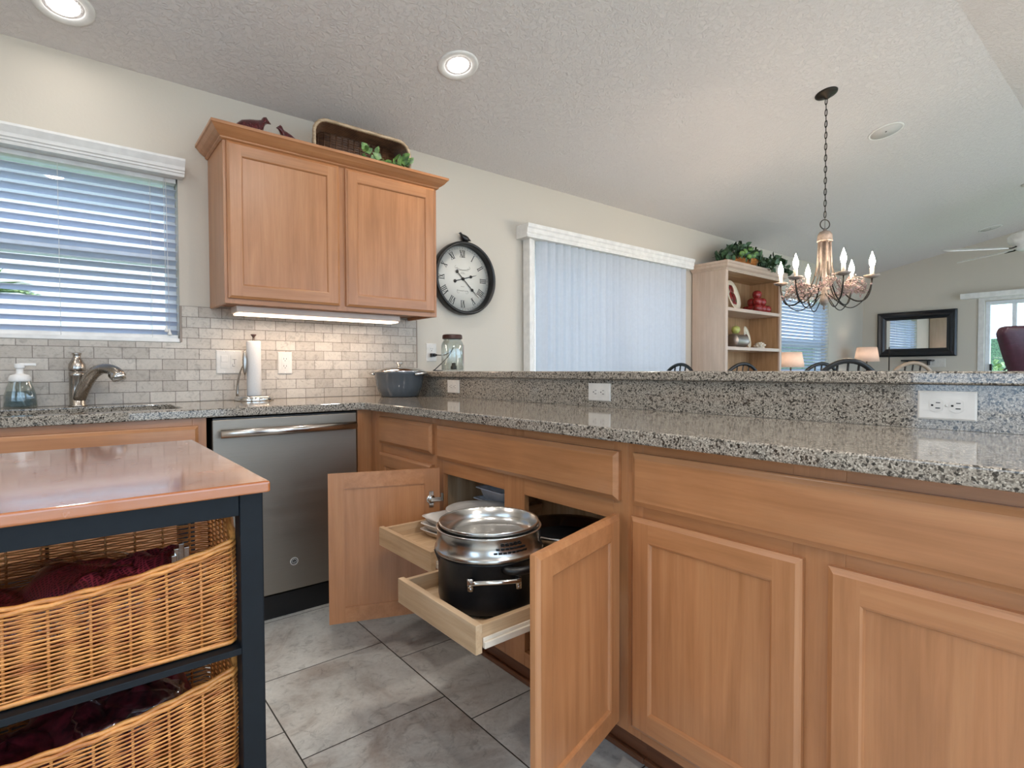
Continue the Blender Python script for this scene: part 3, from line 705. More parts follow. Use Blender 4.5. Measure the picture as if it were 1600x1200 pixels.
# ------------------------------------------------------------------ granite
TT = .034; ZC = .914
sx0, sx1, sy0, sy1, rr = -1.47, -.705, -.555, -.16, .06
def rrect(x0, x1, y0, y1, r, n=6):
    out = []
    for cx, cy, a in ((x1 - r, y1 - r, 0), (x0 + r, y1 - r, 90), (x0 + r, y0 + r, 180), (x1 - r, y0 + r, 270)):
        for i in range(n + 1): t = R(a + 90 * i / n); out.append((cx + r * math.cos(t), cy + r * math.sin(t)))
    return out
def slab_with_hole(name, outer, hole, z0, z1, mat, bev, props, edge=.005):
    bm = bmesh.new()
    loops = [outer] + ([hole] if hole else [])
    es = []
    for lp in loops:
        vs = [bm.verts.new((x, y, z1)) for x, y in lp]
        es += [bm.edges.new((vs[i], vs[(i + 1) % len(vs)])) for i in range(len(vs))]
    bmesh.ops.triangle_fill(bm, use_beauty=True, edges=es)
    rg = bmesh.ops.extrude_face_region(bm, geom=bm.faces[:])
    for v in [g for g in rg['geom'] if isinstance(g, bmesh.types.BMVert)]: v.co.z = z0
    bmesh.ops.recalc_face_normals(bm, faces=bm.faces)
    me = bpy.data.meshes.new(name); bm.to_mesh(me); bm.free(); me.materials.append(M[mat])
    o = bpy.data.objects.new(name, me); COL.objects.link(o)
    if bev:
        b = o.modifiers.new('bevel', 'BEVEL'); b.width = bev; b.segments = 3; b.limit_method = 'ANGLE'; b.angle_limit = R(50)
    OFF[o.name] = (0, 0, 0); tag(o, **props); return o
outer = [(-2.69, -.012), (-2.69, -.644), (-.012, -.644), (0, -.656), (0, -3.75), (.569, -3.75), (.569, -.012)]
slab_with_hole('countertop', outer, rrect(sx0, sx1, sy0, sy1, rr)[::-1], ZC - TT, ZC, 'granite', .005,
               dict(label='L-shaped speckled grey granite countertop with the sink cut-out', cat='countertop'))
MB().box(.57, .591, -3.75, -.012, ZC + .0005, 1.022).build('granite_backsplash', 'granite', props=dict(label='upright granite strip between the counter and the raised bar', cat='backsplash'))
MB().box(.547, .985, -3.78, -.001, 1.0235, 1.055).build('granite_bar', 'granite', bevel=.005, seg=3, props=dict(label='raised speckled granite bar top above the outlets', cat='bar counter'))
sink = MB(); ring0 = rrect(sx0 - .006, sx1 + .006, sy0 - .006, sy1 + .006, rr); ring1 = rrect(sx0 + .01, sx1 - .01, sy0 + .01, sy1 - .01, rr)
n_ = len(ring0); sink.add([(x, y, ZC - TT - .001) for x, y in ring0] + [(x, y, .70) for x, y in ring1], [(i, (i + 1) % n_, n_ + (i + 1) % n_, n_ + i) for i in range(n_)] + [tuple(range(n_, 2 * n_))], 0, True)
sink.build('sink', 'steel_brushed', props=dict(label='undermount steel sink below the kitchen window', cat='sink'))

# ------------------------------------------------------------------ upper cabinet
uc = empty('wall_cabinet', (.04, -.16, 1.365), 'two-door maple wall cabinet with crown moulding above the dishwasher', 'wall cabinet')
UX0, UX1 = -.507, .592
for ax in 'xyz': M['upper_' + ax] = M['maple_' + ax]
mb = MB(); mb.box(UX0, UX0 + .016, -.30, -.002, 1.365, 2.12); mb.box(UX1 - .016, UX1, -.30, -.002, 1.365, 2.12); mb.box(UX0 + .016, UX1 - .016, -.30, -.002, 1.382, 1.396); mb.box(UX0, UX1, -.31, -.002, 2.12, 2.134); mb.box(UX0 + .016, UX1 - .016, -.015, -.002, 1.396, 2.12)
mb.build('carcass', 'maple_z', uc, .001)
mb = MB()
for a, b in ((UX0, UX0 + .04), (.005, .065), (UX1 - .04, UX1)): mb.box(a, b, -.32, -.30, 1.365, 2.12, 0)
for a, b in ((UX0 + .04, .005), (.065, UX1 - .04)): mb.box(a, b, -.32, -.30, 1.365, 1.405, 1); mb.box(a, b, -.32, -.30, 2.07, 2.12, 1)
mb.build('face_frame', WMX, uc, .001)
for a, b in ((-.494, .018), (.052, .574)):
    mb = MB(); shaker(mb, front_Ty(a, -.3205), b - a, .697, 1.388, .019, .058); mb.build('door', WMX, uc)
prof = [(0, 2.088), (.004, 2.088), (.012, 2.094), (.012, 2.100), (.022, 2.106), (.036, 2.118), (.048, 2.134), (.054, 2.138), (.054, 2.150), (.046, 2.154), (0, 2.154)]
MB().sweep(prof, [(UX0, -.002, -1, 0), (UX0, -.32, -1, -1), (UX1, -.32, 1, -1), (UX1, -.002, 1, 0)]).build('crown_moulding', 'maple_x', uc)
ul = empty('under_cabinet_light', (-.02, -.2, 1.325), 'white strip light glowing under the wall cabinet', 'light')
MB().box(-.445, .395, -.255, -.145, 1.334, 1.3645).build('housing', 'cream_x', ul, .003)
MB().box(-.435, .385, -.250, -.150, 1.326, 1.3335).build('diffuser', 'tube', ul, .002)
light('under_cabinet_glow', 'AREA', (-.02, -.2, 1.32), 1.35, (1, .74, .55), (0, 0, 0), .8, .09)

# things on top of the cabinet
def bird(c, s, ang, zs=1.0):
    mb = MB(); ca, sa = math.cos(ang), math.sin(ang)
    def T(x, y, z): return (c[0] + s * (x * ca - y * sa), c[1] + s * (x * sa + y * ca), c[2] + s * zs * z)
    secs = [(-.66, .05, .03, .30), (-.48, .12, .12, .36), (-.25, .25, .30, .42), (.0, .31, .37, .45), (.22, .26, .36, .52), (.36, .19, .26, .66), (.42, .16, .18, .84), (.50, .14, .13, .93), (.58, .07, .06, .93), (.68, .015, .015, .90)]
    vs = []; n = 14
    for x, ry, rz, zc in secs:
        for k in range(n): t = 2 * PI * k / n; vs.append(T(x, ry * math.cos(t), max(zc + rz * math.sin(t), 0)))
    fs = [(i * n + k, i * n + (k + 1) % n, (i + 1) * n + (k + 1) % n, (i + 1) * n + k) for i in range(len(secs) - 1) for k in range(n)] + [tuple(range(n)), tuple((len(secs) - 1) * n + k for k in range(n))]
    mb.add(vs, fs, 0, True); mb.lathe([(.17, 0), (.15, .12)], (0, 0, 0), 12, T=T)
    return mb, T
mb, T = bird((-.363, -.19, 2.134), .155, R(10)); mb.build('bird_figurine', 'redglaze', props=dict(label='larger glossy maroon bird figurine on the wall cabinet', cat='figurine'))
mb, T = bird((-.178, -.20, 2.134), .100, R(190), 1.25); mb.build('bird_figurine', 'redglaze', props=dict(label='smaller maroon bird figurine beside the basket', cat='figurine'))
def woven_tray(x0, x1, z0, h, y0, y1, r, mat, matd, root):
    # an oblong basket lying on its side, open toward -y
    cx = (x0 + x1) / 2; mb = MB(); n = 72
    lo = rrect(x0, x1, z0, z0 + h, r, 10); 
    def at(u, inset):
        a = lo[int(u) % len(lo)]; return (cx + (a[0] - cx) * (1 - inset), z0 + h / 2 + (a[1] - z0 - h / 2) * (1 - inset * 1.6))
    L_ = len(lo); rows = 14
    for k in range(rows):
        t = k / (rows - 1); y = y0 + (y1 - y0) * t; ins = .10 * t
        pts = [(at(i, ins)[0], y + .0025 * math.sin(i * PI + k * PI), at(i, ins)[1]) for i in range(L_)]
        mb.tube(pts, .0052, 6, closed=True)
    mb.build('side_weave', mat, root)
    rim = MB()
    pts = [(at(i, -.01)[0], y0, at(i, -.01)[1]) for i in range(L_)]
    P2 = []
    for i in range(L_):
        a, b = pts[i], pts[(i + 1) % L_]
        m = max(1, int(math.dist(a, b) / .008))
        P2 += [tuple(a[q] + (b[q] - a[q]) * j / m for q in range(3)) for j in range(m)]
    rim.tube(P2, [.0085 + .0018 * (i % 2) for i in range(len(P2))], 8, closed=True); rim.build('rim', 'wicker_pale', root)
    bt = MB(); 
    for j in range(26):
        z = z0 + .018 + (h - .036) * j / 25; bt.tube([(x0 + .035, y1, z), (cx, y1 + .002 * (-1) ** j, z), (x1 - .035, y1, z)], .0042, 5)
    for j in range(14):
        x = x0 + .05 + (x1 - x0 - .1) * j / 13; bt.tube([(x, y1 - .004, z0 + .02), (x, y1 - .004, z0 + h - .02)], .004, 5)
    bt.build('bottom_weave', matd, root)
def leaves(mb, pts, size, q, droop=.3, mi=0):
    for p in pts:
        p = Vector(p); d = Vector((q.uniform(-1, 1), q.uniform(-1, .3), q.uniform(-.6, .8))).normalized(); e = d.cross(Vector((q.uniform(-.4, .4), -1, q.uniform(-.2, .8)))).normalized(); s = size * q.uniform(.7, 1.25)
        n = d.cross(e); v = [p, p + d * s * .25 + e * s * .38 + n * s * .05, p + d * s * .6 + e * s * .34 + n * s * .04, p + d * s, p + d * s * .6 - e * s * .34 + n * s * .04, p + d * s * .25 - e * s * .38 + n * s * .05, p + d * s * .5 - n * s * .05]
        mb.add(v, [(0, 1, 6), (1, 2, 6), (2, 3, 6), (3, 4, 6), (4, 5, 6), (5, 0, 6)], mi, True)
        mb.tube([p, p - d * s * .5], .0012, 4, mi)
tb = empty('wicker_basket', (.19, -.2, 2.134), 'brown oblong wicker basket lying on its side on the wall cabinet', 'basket')
woven_tray(-.075, .455, 2.1395, .190, -.26, -.16, .07, 'wicker_brown', 'wicker_brown', tb)
q = random.Random(5); mb = MB(); spots = [(q.uniform(.17, .44), q.uniform(-.285, -.22), 2.15 + q.uniform(.01, .105) * (1 - abs(u - .5) * .5)) for u in [q.random() for _ in range(34)]]
leaves(mb, spots, .05, q)
for i in range(5): mb.tube(bez((.2 + .04 * i, -.2, 2.15), (.25 + .03 * i, -.25, 2.2), (.3 + .02 * i, -.27, 2.22), (.34 + .02 * i, -.29, 2.17), 8), .0018, 5)
mb.build('ivy_sprig', 'leaf', props=dict(label='green ivy sprig spilling from the wicker basket', cat='plant'))

# ------------------------------------------------------------------ outlets and switches
def slots(mb, T, cx, cz, horiz):
    def P(a, b): return (cx + (b if horiz else a), cz + (-a if horiz else b))
    pts = []
    for k in range(20):
        t = 2 * PI * k / 20; a = .0165 * math.cos(t); b = max(-.0135, min(.0135, .0165 * math.sin(t))); pts.append(P(a, b))
    vs = [T(x, z, .0062) for x, z in pts] + [T(x, z, .0045) for x, z in pts]; n = 20
    mb.add(vs, [tuple(range(n))] + [(i, (i + 1) % n, n + (i + 1) % n, n + i) for i in range(n)], 0)
    def bx(a0, a1, b0, b1):
        (x0, z0), (x1, z1) = P(a0, b0), P(a1, b1); mb.box(min(x0, x1), max(x0, x1), min(z0, z1), max(z0, z1), .0060, .0066, 1, T)
    bx(-.0075, -.0055, -.0005, .008); bx(.0055, .0078, -.0015, .008); bx(-.0022, .0022, -.010, -.0055)
def outlet_duplex(name, T, w, h, label, group=None, horiz=False, cat='outlet'):
    r = None; m = MB()
    rings(m, T, w, h, 0, [(0, 0), (0, .003), (.004, .005)], 0, 0, 0)
    pl = m.build(name, ['white', 'ink'], bevel=0, props=dict(label=label, cat=cat, group=group))
    s = MB(); cx, cz = w / 2, h / 2; dv = .0195
    if horiz: slots(s, T, cx - dv, cz, True); slots(s, T, cx + dv, cz, True)
    else: slots(s, T, cx, cz + dv, False); slots(s, T, cx, cz - dv, False)
    s.lathe([(.0001, .0056), (.0028, .0056), (.0028, .004)], (0, 0, 0), 10, T=lambda a, b, c: T(cx + a, cz + b, c))
    o = s.build('receptacle', ['white', 'ink'], pl, origin=OFF[pl.name]); return pl
def TG(y0, z0): return lambda u, v, n: (.5695 - n, y0 - u, z0 + v)
for y0, lb in ((-2.617, 'large nearest white outlet on the granite strip above the two-door cabinet'), (-1.517, 'middle white outlet on the granite strip'), (-.469, 'white outlet on the granite strip beside the blue-grey pot')):
    outlet_duplex('wall_outlet', TG(y0, .938), .1145, .0695, lb, 'outlets on the granite strip', True)
def TW(x0, z0, y=-.0115): return lambda u, v, n: (x0 + u, y - n, z0 + v)
def decora(name, T, w, h, label, gangs):
    m = MB(); rings(m, T, w, h, 0, [(0, 0), (0, .003), (.004, .0055)], 0, 0, 0); pl = m.build(name, ['white', 'ink'], props=dict(label=label, cat='outlet' if gangs == ['gfci'] else 'light switch'))
    for i, g in enumerate(gangs):
        cx = w / 2 + (i - (len(gangs) - 1) / 2) * .046; s = MB()
        if g == 'rocker':
            s.box(cx - .0165, cx + .0165, h / 2 - .033, h / 2 + .033, .0054, .0066, 0, T); s.box(cx - .0145, cx + .0145, h / 2 + .001, h / 2 + .030, .0066, .0085, 0, T); s.build('rocker', ['white', 'ink'], pl, .0006)
        elif g == 'dimmer':
            s.box(cx - .0165, cx + .0165, h / 2 - .033, h / 2 + .033, .0054, .0075, 0, T)
            s.box(cx - .009, cx + .009, h / 2 + .012, h / 2 + .0135, .0074, .0078, 1, T); s.box(cx - .0008, cx + .0008, h / 2 - .010, h / 2 + .0125, .0074, .0078, 1, T); s.box(cx - .009, cx - .0075, h / 2 - .022, h / 2 - .010, .0074, .0078, 1, T); s.box(cx - .009, cx + .003, h / 2 - .0225, h / 2 - .021, .0074, .0078, 1, T)
            s.box(cx + .001, cx + .010, h / 2 - .024, h / 2 - .008, .0075, .0095, 0, T); s.build('slide_dimmer', ['white', 'ink'], pl, .0005)
        else:
            s.box(cx - .0165, cx + .0165, h / 2 - .033, h / 2 + .033, .0054, .0072, 0, T)
            for sg in (-1, 1):
                z = h / 2 + sg * .019
                s.box(cx - .0078, cx - .0058, z - .0005, z + .008, .0070, .0076, 1, T); s.box(cx + .0055, cx + .0075, z - .0005, z + .007, .0070, .0076, 1, T); s.box(cx - .002, cx + .002, z - .009, z - .005, .0070, .0076, 1, T)
            s.box(cx - .006, cx + .006, h / 2 + .0008, h / 2 + .0045, .0072, .0082, 0, T); s.box(cx - .006, cx + .006, h / 2 - .0045, h / 2 - .0008, .0072, .0082, 0, T); s.build('receptacle', ['white', 'ink'], pl)
        for z in (.008, h - .008):
            MB().lathe([(.0001, .0062), (.0025, .006), (.0027, .0048)], (0, 0, 0), 10, T=lambda a, b, c: T(cx + a, z + b, c)).build('screw', 'whitem', pl)
    return pl
decora('light_switch', TW(-.486, 1.047), .117, .117, 'double white switch plate with slide dimmer on the tile', ['rocker', 'dimmer'])
decora('wall_outlet', TW(-.195, 1.044), .072, .116, 'white vertical outlet on the tile under the wall cabinet', ['gfci'])
outlet_duplex('wall_outlet', TW(.708, 1.117, -.0005), .074, .115, 'white outlet on the painted wall behind the glass jar', None)
# plug and cord of the jar
mb = MB(); mb.box(.731, .757, -.034, -.0075, 1.146, 1.168); mb.tube([(.744, -.034, 1.157), (.752, -.055, 1.157)], .007, 8)
mb.tube(bez((.752, -.055, 1.157), (.79, -.10, 1.15), (.80, -.15, 1.17), (.78, -.20, 1.20), 10) + bez((.78, -.20, 1.20), (.74, -.25, 1.16), (.66, -.26, 1.10), (.625, -.235, 1.062), 12)[1:] + bez((.625, -.235, 1.062), (.61, -.22, 1.0595), (.66, -.20, 1.059), (.69, -.225, 1.059), 8)[1:], .0028, 7)
mb.build('power_cord', 'black', props=dict(label='black cord plugged into the outlet behind the jar', cat='cord'))
jr = empty('glass_jar', (.72, -.285, 1.0555), 'clear glass jar warmer with brown lid on the raised bar', 'jar')
MB().lathe([(.001, .004), (.062, .004), (.066, .012), (.067, .15), (.060, .172), (.053, .18), (.053, .196), (.0505, .196), (.0505, .18), (.057, .17), (.064, .15), (.063, .014), (.058, .009), (.001, .009)], (.72, -.285, 1.0555), 32).build('glass', 'jarglass', jr)
MB().lathe([(.0001, .216), (.052, .216), (.058, .212), (.059, .194), (.060, .192), (.056, .190), (.0001, .190)], (.72, -.285, 1.0555), 32).build('lid', 'brownlid', jr)
MB().lathe([(.0001, .0045), (.068, .0045), (.070, .003), (.070, 0.0), (.0001, 0.0)], (.72, -.285, 1.0558), 32).build('base', 'jarglass', jr)
MB().lathe([(.0001, .01), (.018, .01), (.018, .03), (.012, .034), (.012, .048), (.0001, .05)], (.725, -.29, 1.0555), 16).build('lamp_socket', 'black', jr)
lb = MB(); a0 = math.atan2(-.633 - .5, .774); n = 8
vs = []
for i in range(n + 1):
    t = a0 + .16 + .42 * i / n
    for z in (.045, .155): vs.append((.72 + .0675 * math.cos(t), -.285 + .0675 * math.sin(t), 1.0555 + z))
lb.add(vs, [(2 * i, 2 * i + 2, 2 * i + 3, 2 * i + 1) for i in range(n)], 0, True); lb.build('side_label', 'pinklabel', jr)

# ------------------------------------------------------------------ counter things
fc = empty('faucet', (-1.025, -.075, ZC), 'brushed nickel single-handle kitchen faucet behind the sink', 'faucet')
MB().lathe([(.032, 0), (.032, .004), (.028, .008), (.0275, .125), (.029, .127), (.029, .145), (.0001, .145)], (-1.025, -.075, ZC), 28).build('body', 'nickel', fc)
sd = Vector((.62, -.78, 0)).normalized(); B = Vector((-1.025, -.075, ZC))
pts = bez(B + Vector((0, 0, .03)) + sd * .004, B + sd * .035 + Vector((0, 0, .085)), B + sd * .08 + Vector((0, 0, .165)), B + sd * .15 + Vector((0, 0, .158)), 14) + bez(B + sd * .15 + Vector((0, 0, .158)), B + sd * .185 + Vector((0, 0, .155)), B + sd * .205 + Vector((0, 0, .145)), B + sd * .22 + Vector((0, 0, .125)), 7)[1:]
MB().tube(pts, [.027 - .0002 * i if i < 12 else .0235 for i in range(len(pts))], 18, flat=.9).build('spout', 'nickel', fc)
MB().tube([B + sd * .19 + Vector((0, 0, .138)), B + sd * .213 + Vector((0, 0, .122)), B + sd * .218 + Vector((0, 0, .112))], [.025, .027, .024], 20).build('spray_head', 'steel', fc)
MB().lathe([(.029, .147), (.030, .160), (.028, .178), (.019, .195), (.0135, .207), (.013, .214), (.017, .222), (.016, .226), (.0001, .227)], (-1.025, -.075, ZC), 28).build('lever_handle', 'nickel', fc)
sp = empty('soap_dispenser', (-1.205, -.09, ZC), 'foaming hand soap bottle with white pump and blue soap', 'soap dispenser')
oc = (-1.205, -.09, ZC + .0005)
MB().lathe([(.0001, 0), (.050, 0), (.053, .006), (.050, .05), (.041, .085), (.034, .105), (.033, .112), (.0315, .112), (.0325, .104), (.0395, .084), (.0485, .05), (.051, .007), (.0001, .003)], oc, 28, sx=1, sy=.62).build('bottle', 'jarglass', sp)
MB().lathe([(.0001, .004), (.0505, .008), (.0475, .05), (.0425, .068), (.0001, .068)], oc, 28, sx=.97, sy=.58).build('soap_liquid', 'soap', sp)
pm = MB(); pm.lathe([(.0001, .107), (.036, .107), (.036, .120), (.030, .132), (.012, .138), (.0115, .158), (.017, .160), (.017, .178), (.0001, .18)], oc, 24, sy=.85)
pm.box(-1.205, -1.155, -.099, -.081, ZC + .170, ZC + .181); pm.build('pump', 'whitem', sp, .002)
MB().tube([(oc[0], oc[1], ZC + .108), (oc[0], oc[1], ZC + .05), (oc[0] + .014, oc[1], ZC + .008)], .0028, 8).build('dip_tube', 'whitem', sp)
# paper towel holder
tc = (-.338, -.115)
th = empty('paper_towel_holder', (tc[0], tc[1], ZC), 'brushed steel paper towel holder with side arm on the counter', 'paper towel holder')
MB().lathe([(.0001, .0235), (.083, .0235), (.088, .019), (.089, .004), (.089, .0005), (.0001, .0005)], (*tc, ZC), 40).build('base', 'steel', th)
MB().tube([(*tc, ZC + .017), (*tc, ZC + .310)], .006, 12).build('rod', 'steel', th)
MB().lathe([(.0001, .300), (.005, .300), (.005, .312), (.008, .318), (.013, .323), (.013, .328), (.0001, .329)], (*tc, ZC), 20).build('finial', 'brownlid', th)
rv = Vector((-rt.x, -rt.y, 0)); a_ = Vector((*tc, ZC)) + rv * .072 - FWD * .025 + Vector((0, 0, .022))
top_ = Vector((*tc, ZC + .190)) + rv * .024 - FWD * .043
pts = bez(a_, a_ + Vector((0, 0, .07)), top_ + rv * .03 + Vector((0, 0, -.05)), top_, 14)
MB().tube(pts, [.012 - .0006 * i for i in range(len(pts))], 12, flat=.55).build('tension_arm', 'nickel', th)
MB().sphere((top_.x, top_.y, top_.z - .005), 1, 16, 12, 0, (.010, .010, .060)).build('paddle', 'nickel', th)
MB().lathe([(.009, .024), (.0325, .024), (.0332, .028), (.0332, .290), (.0325, .294), (.009, .294)], (*tc, ZC), 36, close=True).build('paper_towel_roll', 'paper', props=dict(label='white paper towel roll on the steel holder', cat='paper towel'))
# dutch oven
pc = (.402, -.225, ZC + .0005)
po = empty('dutch_oven', pc, 'blue-grey enamelled cooking pot with lid in the counter corner', 'pot')
MB().lathe([(.0001, .0), (.100, .0), (.106, .004), (.128, .06), (.139, .128), (.143, .132), (.143, .136), (.136, .136), (.125, .06), (.1, .008), (.0001, .006)], pc, 44).build('pot_body', 'enamel', po)
MB().lathe([(.142, .1365), (.146, .140), (.144, .144), (.11, .158), (.05, .166), (.0001, .168)], pc, 44).build('lid', M['steel'], po)
mb = MB(); mb.lathe([(.008, .166), (.008, .178), (.020, .186), (.020, .190), (.0001, .191)], pc, 20); mb.build('lid_knob', 'steel', po)
dl = Vector((rt.x, rt.y, 0)); dp = Vector((rt.y, -rt.x, 0))
dl = Vector((.35, -.94, 0)).normalized(); dl2 = Vector((-.774, .633, 0)); 
for d in (dl2, Vector((.45, -.89, 0)).normalized()):
    p_ = d.cross(Vector((0, 0, 1))); c_ = Vector(pc) + Vector((0, 0, .125))
    pts = bez(c_ + d * .132 + p_ * .045, c_ + d * .178 + p_ * .045 + Vector((0, 0, .006)), c_ + d * .178 - p_ * .045 + Vector((0, 0, .006)), c_ + d * .132 - p_ * .045, 14)
    MB().tube(pts, .0055, 10, flat=1.3).build('handle', 'steel', po)

# ------------------------------------------------------------------ things on the pull-out shelves
zb = zs2 + .0005
sc_ = (-.232, -1.912, zb)
sp_ = empty('stock_pot', sc_, 'tall black stock pot on the pulled-out shelf', 'pot')
MB().lathe([(.0001, 0), (.112, 0), (.126, .010), (.129, .025), (.129, .122), (.134, .128), (.134, .132), (.126, .132), (.124, .03), (.11, .008), (.0001, .006)], sc_, 48).build('pot_body', 'anod', sp_)
hv = Vector((-.52, -.86, 0)).normalized(); hp = hv.cross(Vector((0, 0, 1)))
c_ = Vector(sc_) + Vector((0, 0, .092))
h_ = MB(); pts = [c_ + hv * .131 + hp * .056, c_ + hv * .160 + hp * .054 + Vector((0, 0, .010)), c_ + hv * .164 + hp * .045 + Vector((0, 0, .012)), c_ + hv * .166 - hp * .0 + Vector((0, 0, .012)), c_ + hv * .164 - hp * .045 + Vector((0, 0, .012)), c_ + hv * .160 - hp * .054 + Vector((0, 0, .010)), c_ + hv * .131 - hp * .056]
h_.tube(pts, .0052, 10)
for sg in (-1, 1):
    o_ = c_ + hv * .1285 + hp * (.056 * sg)
    h_.tube([o_ + Vector((0, 0, -.018)), o_ + Vector((0, 0, .010))], .008, 10, flat=1.0)
    for dz in (-.012, .0): h_.sphere(tuple(o_ + hv * .007 + Vector((0, 0, dz))), .0032, 8, 6)
h_.build('handle', 'steel', sp_)
hb = Vector((-.08, -.997, 0)); c2_ = Vector(sc_) + Vector((0, 0, .118)); hp2 = hb.cross(Vector((0, 0, 1)))
pts = bez(c2_ + hb * .122 + hp2 * .035, c2_ + hb * .160 + hp2 * .035, c2_ + hb * .165 - hp2 * .03, c2_ + hb * .135 - hp2 * .06, 12)
MB().tube(pts, .0095, 10).build('side_grip', 'black', sp_)
hb = Vector((-.86, .35, 0)).normalized(); hp2 = hb.cross(Vector((0, 0, 1)))
MB().add([tuple(c2_ + hb * .122 + hp2 * .03 + Vector((0, 0, .013))), tuple(c2_ + hb * .142 + Vector((0, 0, .022))), tuple(c2_ + hb * .122 - hp2 * .03 + Vector((0, 0, .013))), tuple(c2_ + hb * .126 + Vector((0, 0, -.02)))], [(0, 1, 3), (1, 2, 3), (0, 2, 1)], 0, True).build('pour_lip', 'anod', sp_)
st = empty('steamer_insert', (sc_[0], sc_[1], zb + .133), 'stainless steamer pan with lid nested in the black stock pot', 'steamer')
s0 = (sc_[0], sc_[1], zb - .046)
MB().lathe([(.118, .150), (.120, .1785), (.136, .1795), (.139, .184), (.137, .190), (.133, .193), (.131, .232), (.135, .236), (.134, .239), (.128, .238), (.127, .19), (.116, .18), (.114, .150)], s0, 56, close=True).build('band', 'steel_soft', st)
MB().lathe([(.0001, .205), (.06, .2065), (.100, .210), (.113, .216), (.119, .228), (.123, .249), (.127, .251), (.1285, .247), (.124, .240), (.120, .224), (.113, .210), (.06, .2035), (.0001, .202)], s0, 56).build('pan', 'steel_soft', st)
mb = MB()
for r_, zz in ((3, .222), (5, .213), (6, .204)):
    for i in range(r_ + 2):
        t = math.atan2(-.86, -.2) + (i - (r_ + 1) / 2) * .085; mb.box(-.0045, .0045, -.0006, .0006, -.0022, .0022, 0, lambda a, b, c: (s0[0] + (.1332 + b) * math.cos(t) - a * math.sin(t), s0[1] + (.1332 + b) * math.sin(t) + a * math.cos(t), s0[2] + zz + c))
mb.build('steam_hole', 'black', st)
kc = (.062, -1.895, zb)
k2 = empty('saute_pot', kc, 'wide steel-rimmed pot at the back of the pull-out shelf, behind the steamer', 'pot')
MB().lathe([(.0001, 0), (.108, 0), (.122, .01), (.125, .07), (.125, .118), (.134, .124), (.133, .129), (.118, .126), (.117, .02), (.1, .008), (.0001, .006)], kc, 44).build('pot_body', 'steel', k2)
MB().lathe([(.1255, .02), (.1275, .03), (.1275, .090), (.1255, .095)], kc, 44).build('outer_band', 'anod', k2)
# dishes on the left shelf
zd = zs1 + .0005
def sq_dish(c, w, h, ang, z, label):
    mb = MB(); ca, sa = math.cos(ang), math.sin(ang); n = 6
    def ring(hw, z_, r): return [(c[0] + x * ca - y * sa, c[1] + x * sa + y * ca, z_) for x, y in rrect(-hw, hw, -hw, hw, r, n)]
    rs = [ring(w * .36, z, .02), ring(w * .40, z + .003, .022), ring(w * .47, z + h - .004, .026), ring(w * .5, z + h, .028), ring(w * .5, z + h - .0001 + .001, .028), ring(w * .455, z + h - .001, .024), ring(w * .37, z + .007, .018)]
    k = len(rs[0]); vs = [p for r_ in rs for p in r_]
    fs = [(i * k + j, i * k + (j + 1) % k, (i + 1) * k + (j + 1) % k, (i + 1) * k + j) for i in range(len(rs) - 1) for j in range(k)] + [tuple(range(k)), tuple((len(rs) - 1) * k + j for j in range(k))]
    mb.add(vs, fs, 0, True); return mb.build('square_dish', 'dish', props=dict(label=label, cat='dish', group='square dishes on the left pull-out shelf'))
sq_dish((.0, -1.40), .19, .024, .12, zd, 'bottom square white dish on the pull-out shelf')
sq_dish((.003, -1.398), .19, .024, .14, zd + .0205, 'middle square white dish of the stack')
sq_dish((.008, -1.396), .19, .024, .04, zd + .041, 'top square white dish under the round plates')
for k in range(3):
    zz = zd + .0665 + k * .0065
    MB().lathe([(.0001, 0), (.075, 0), (.085, .003), (.112, .009), (.115, .011), (.112, .0125), (.085, .007), (.074, .0042), (.0001, .004)], (.075, -1.435, zz), 44).build('dinner_plate', 'dish', props=dict(label='%s round white plate on the square dishes' % ('bottom', 'middle', 'top')[k], cat='plate', group='round plates on the left pull-out shelf'))
def loaf(c, w, l, h, z, label, dz=0):
    mb = MB(); A = [[(c[0] + x, c[1] + y, z + zz) for x, y in rrect(-a / 2, a / 2, -b / 2, b / 2, .018, 5)] for a, b, zz in ((w * .72, l * .8, 0), (w * .95, l * .97, h), (w + .02, l + .02, h + .003), (w + .02, l + .02, h + .006), (w * .9, l * .92, h + .004), (w * .68, l * .76, .006))]
    k = len(A[0]); mb.add([p for r_ in A for p in r_], [(i * k + j, i * k + (j + 1) % k, (i + 1) * k + (j + 1) % k, (i + 1) * k + j) for i in range(5) for j in range(k)] + [tuple(range(k)), tuple(5 * k + j for j in range(k))], 0, True)
    return mb.build('loaf_dish', 'dishblue', props=dict(label=label, cat='dish', group='pale blue dishes stacked at the shelf back'))
for k in range(3): pass
loaf((.225, -1.36), .085, .185, .078, zd, 'pale blue loaf dish at the shelf back, lower one')
loaf((.225, -1.363), .080, .165, .036, zd + .086, 'pale blue loaf dish at the shelf back, upper one')

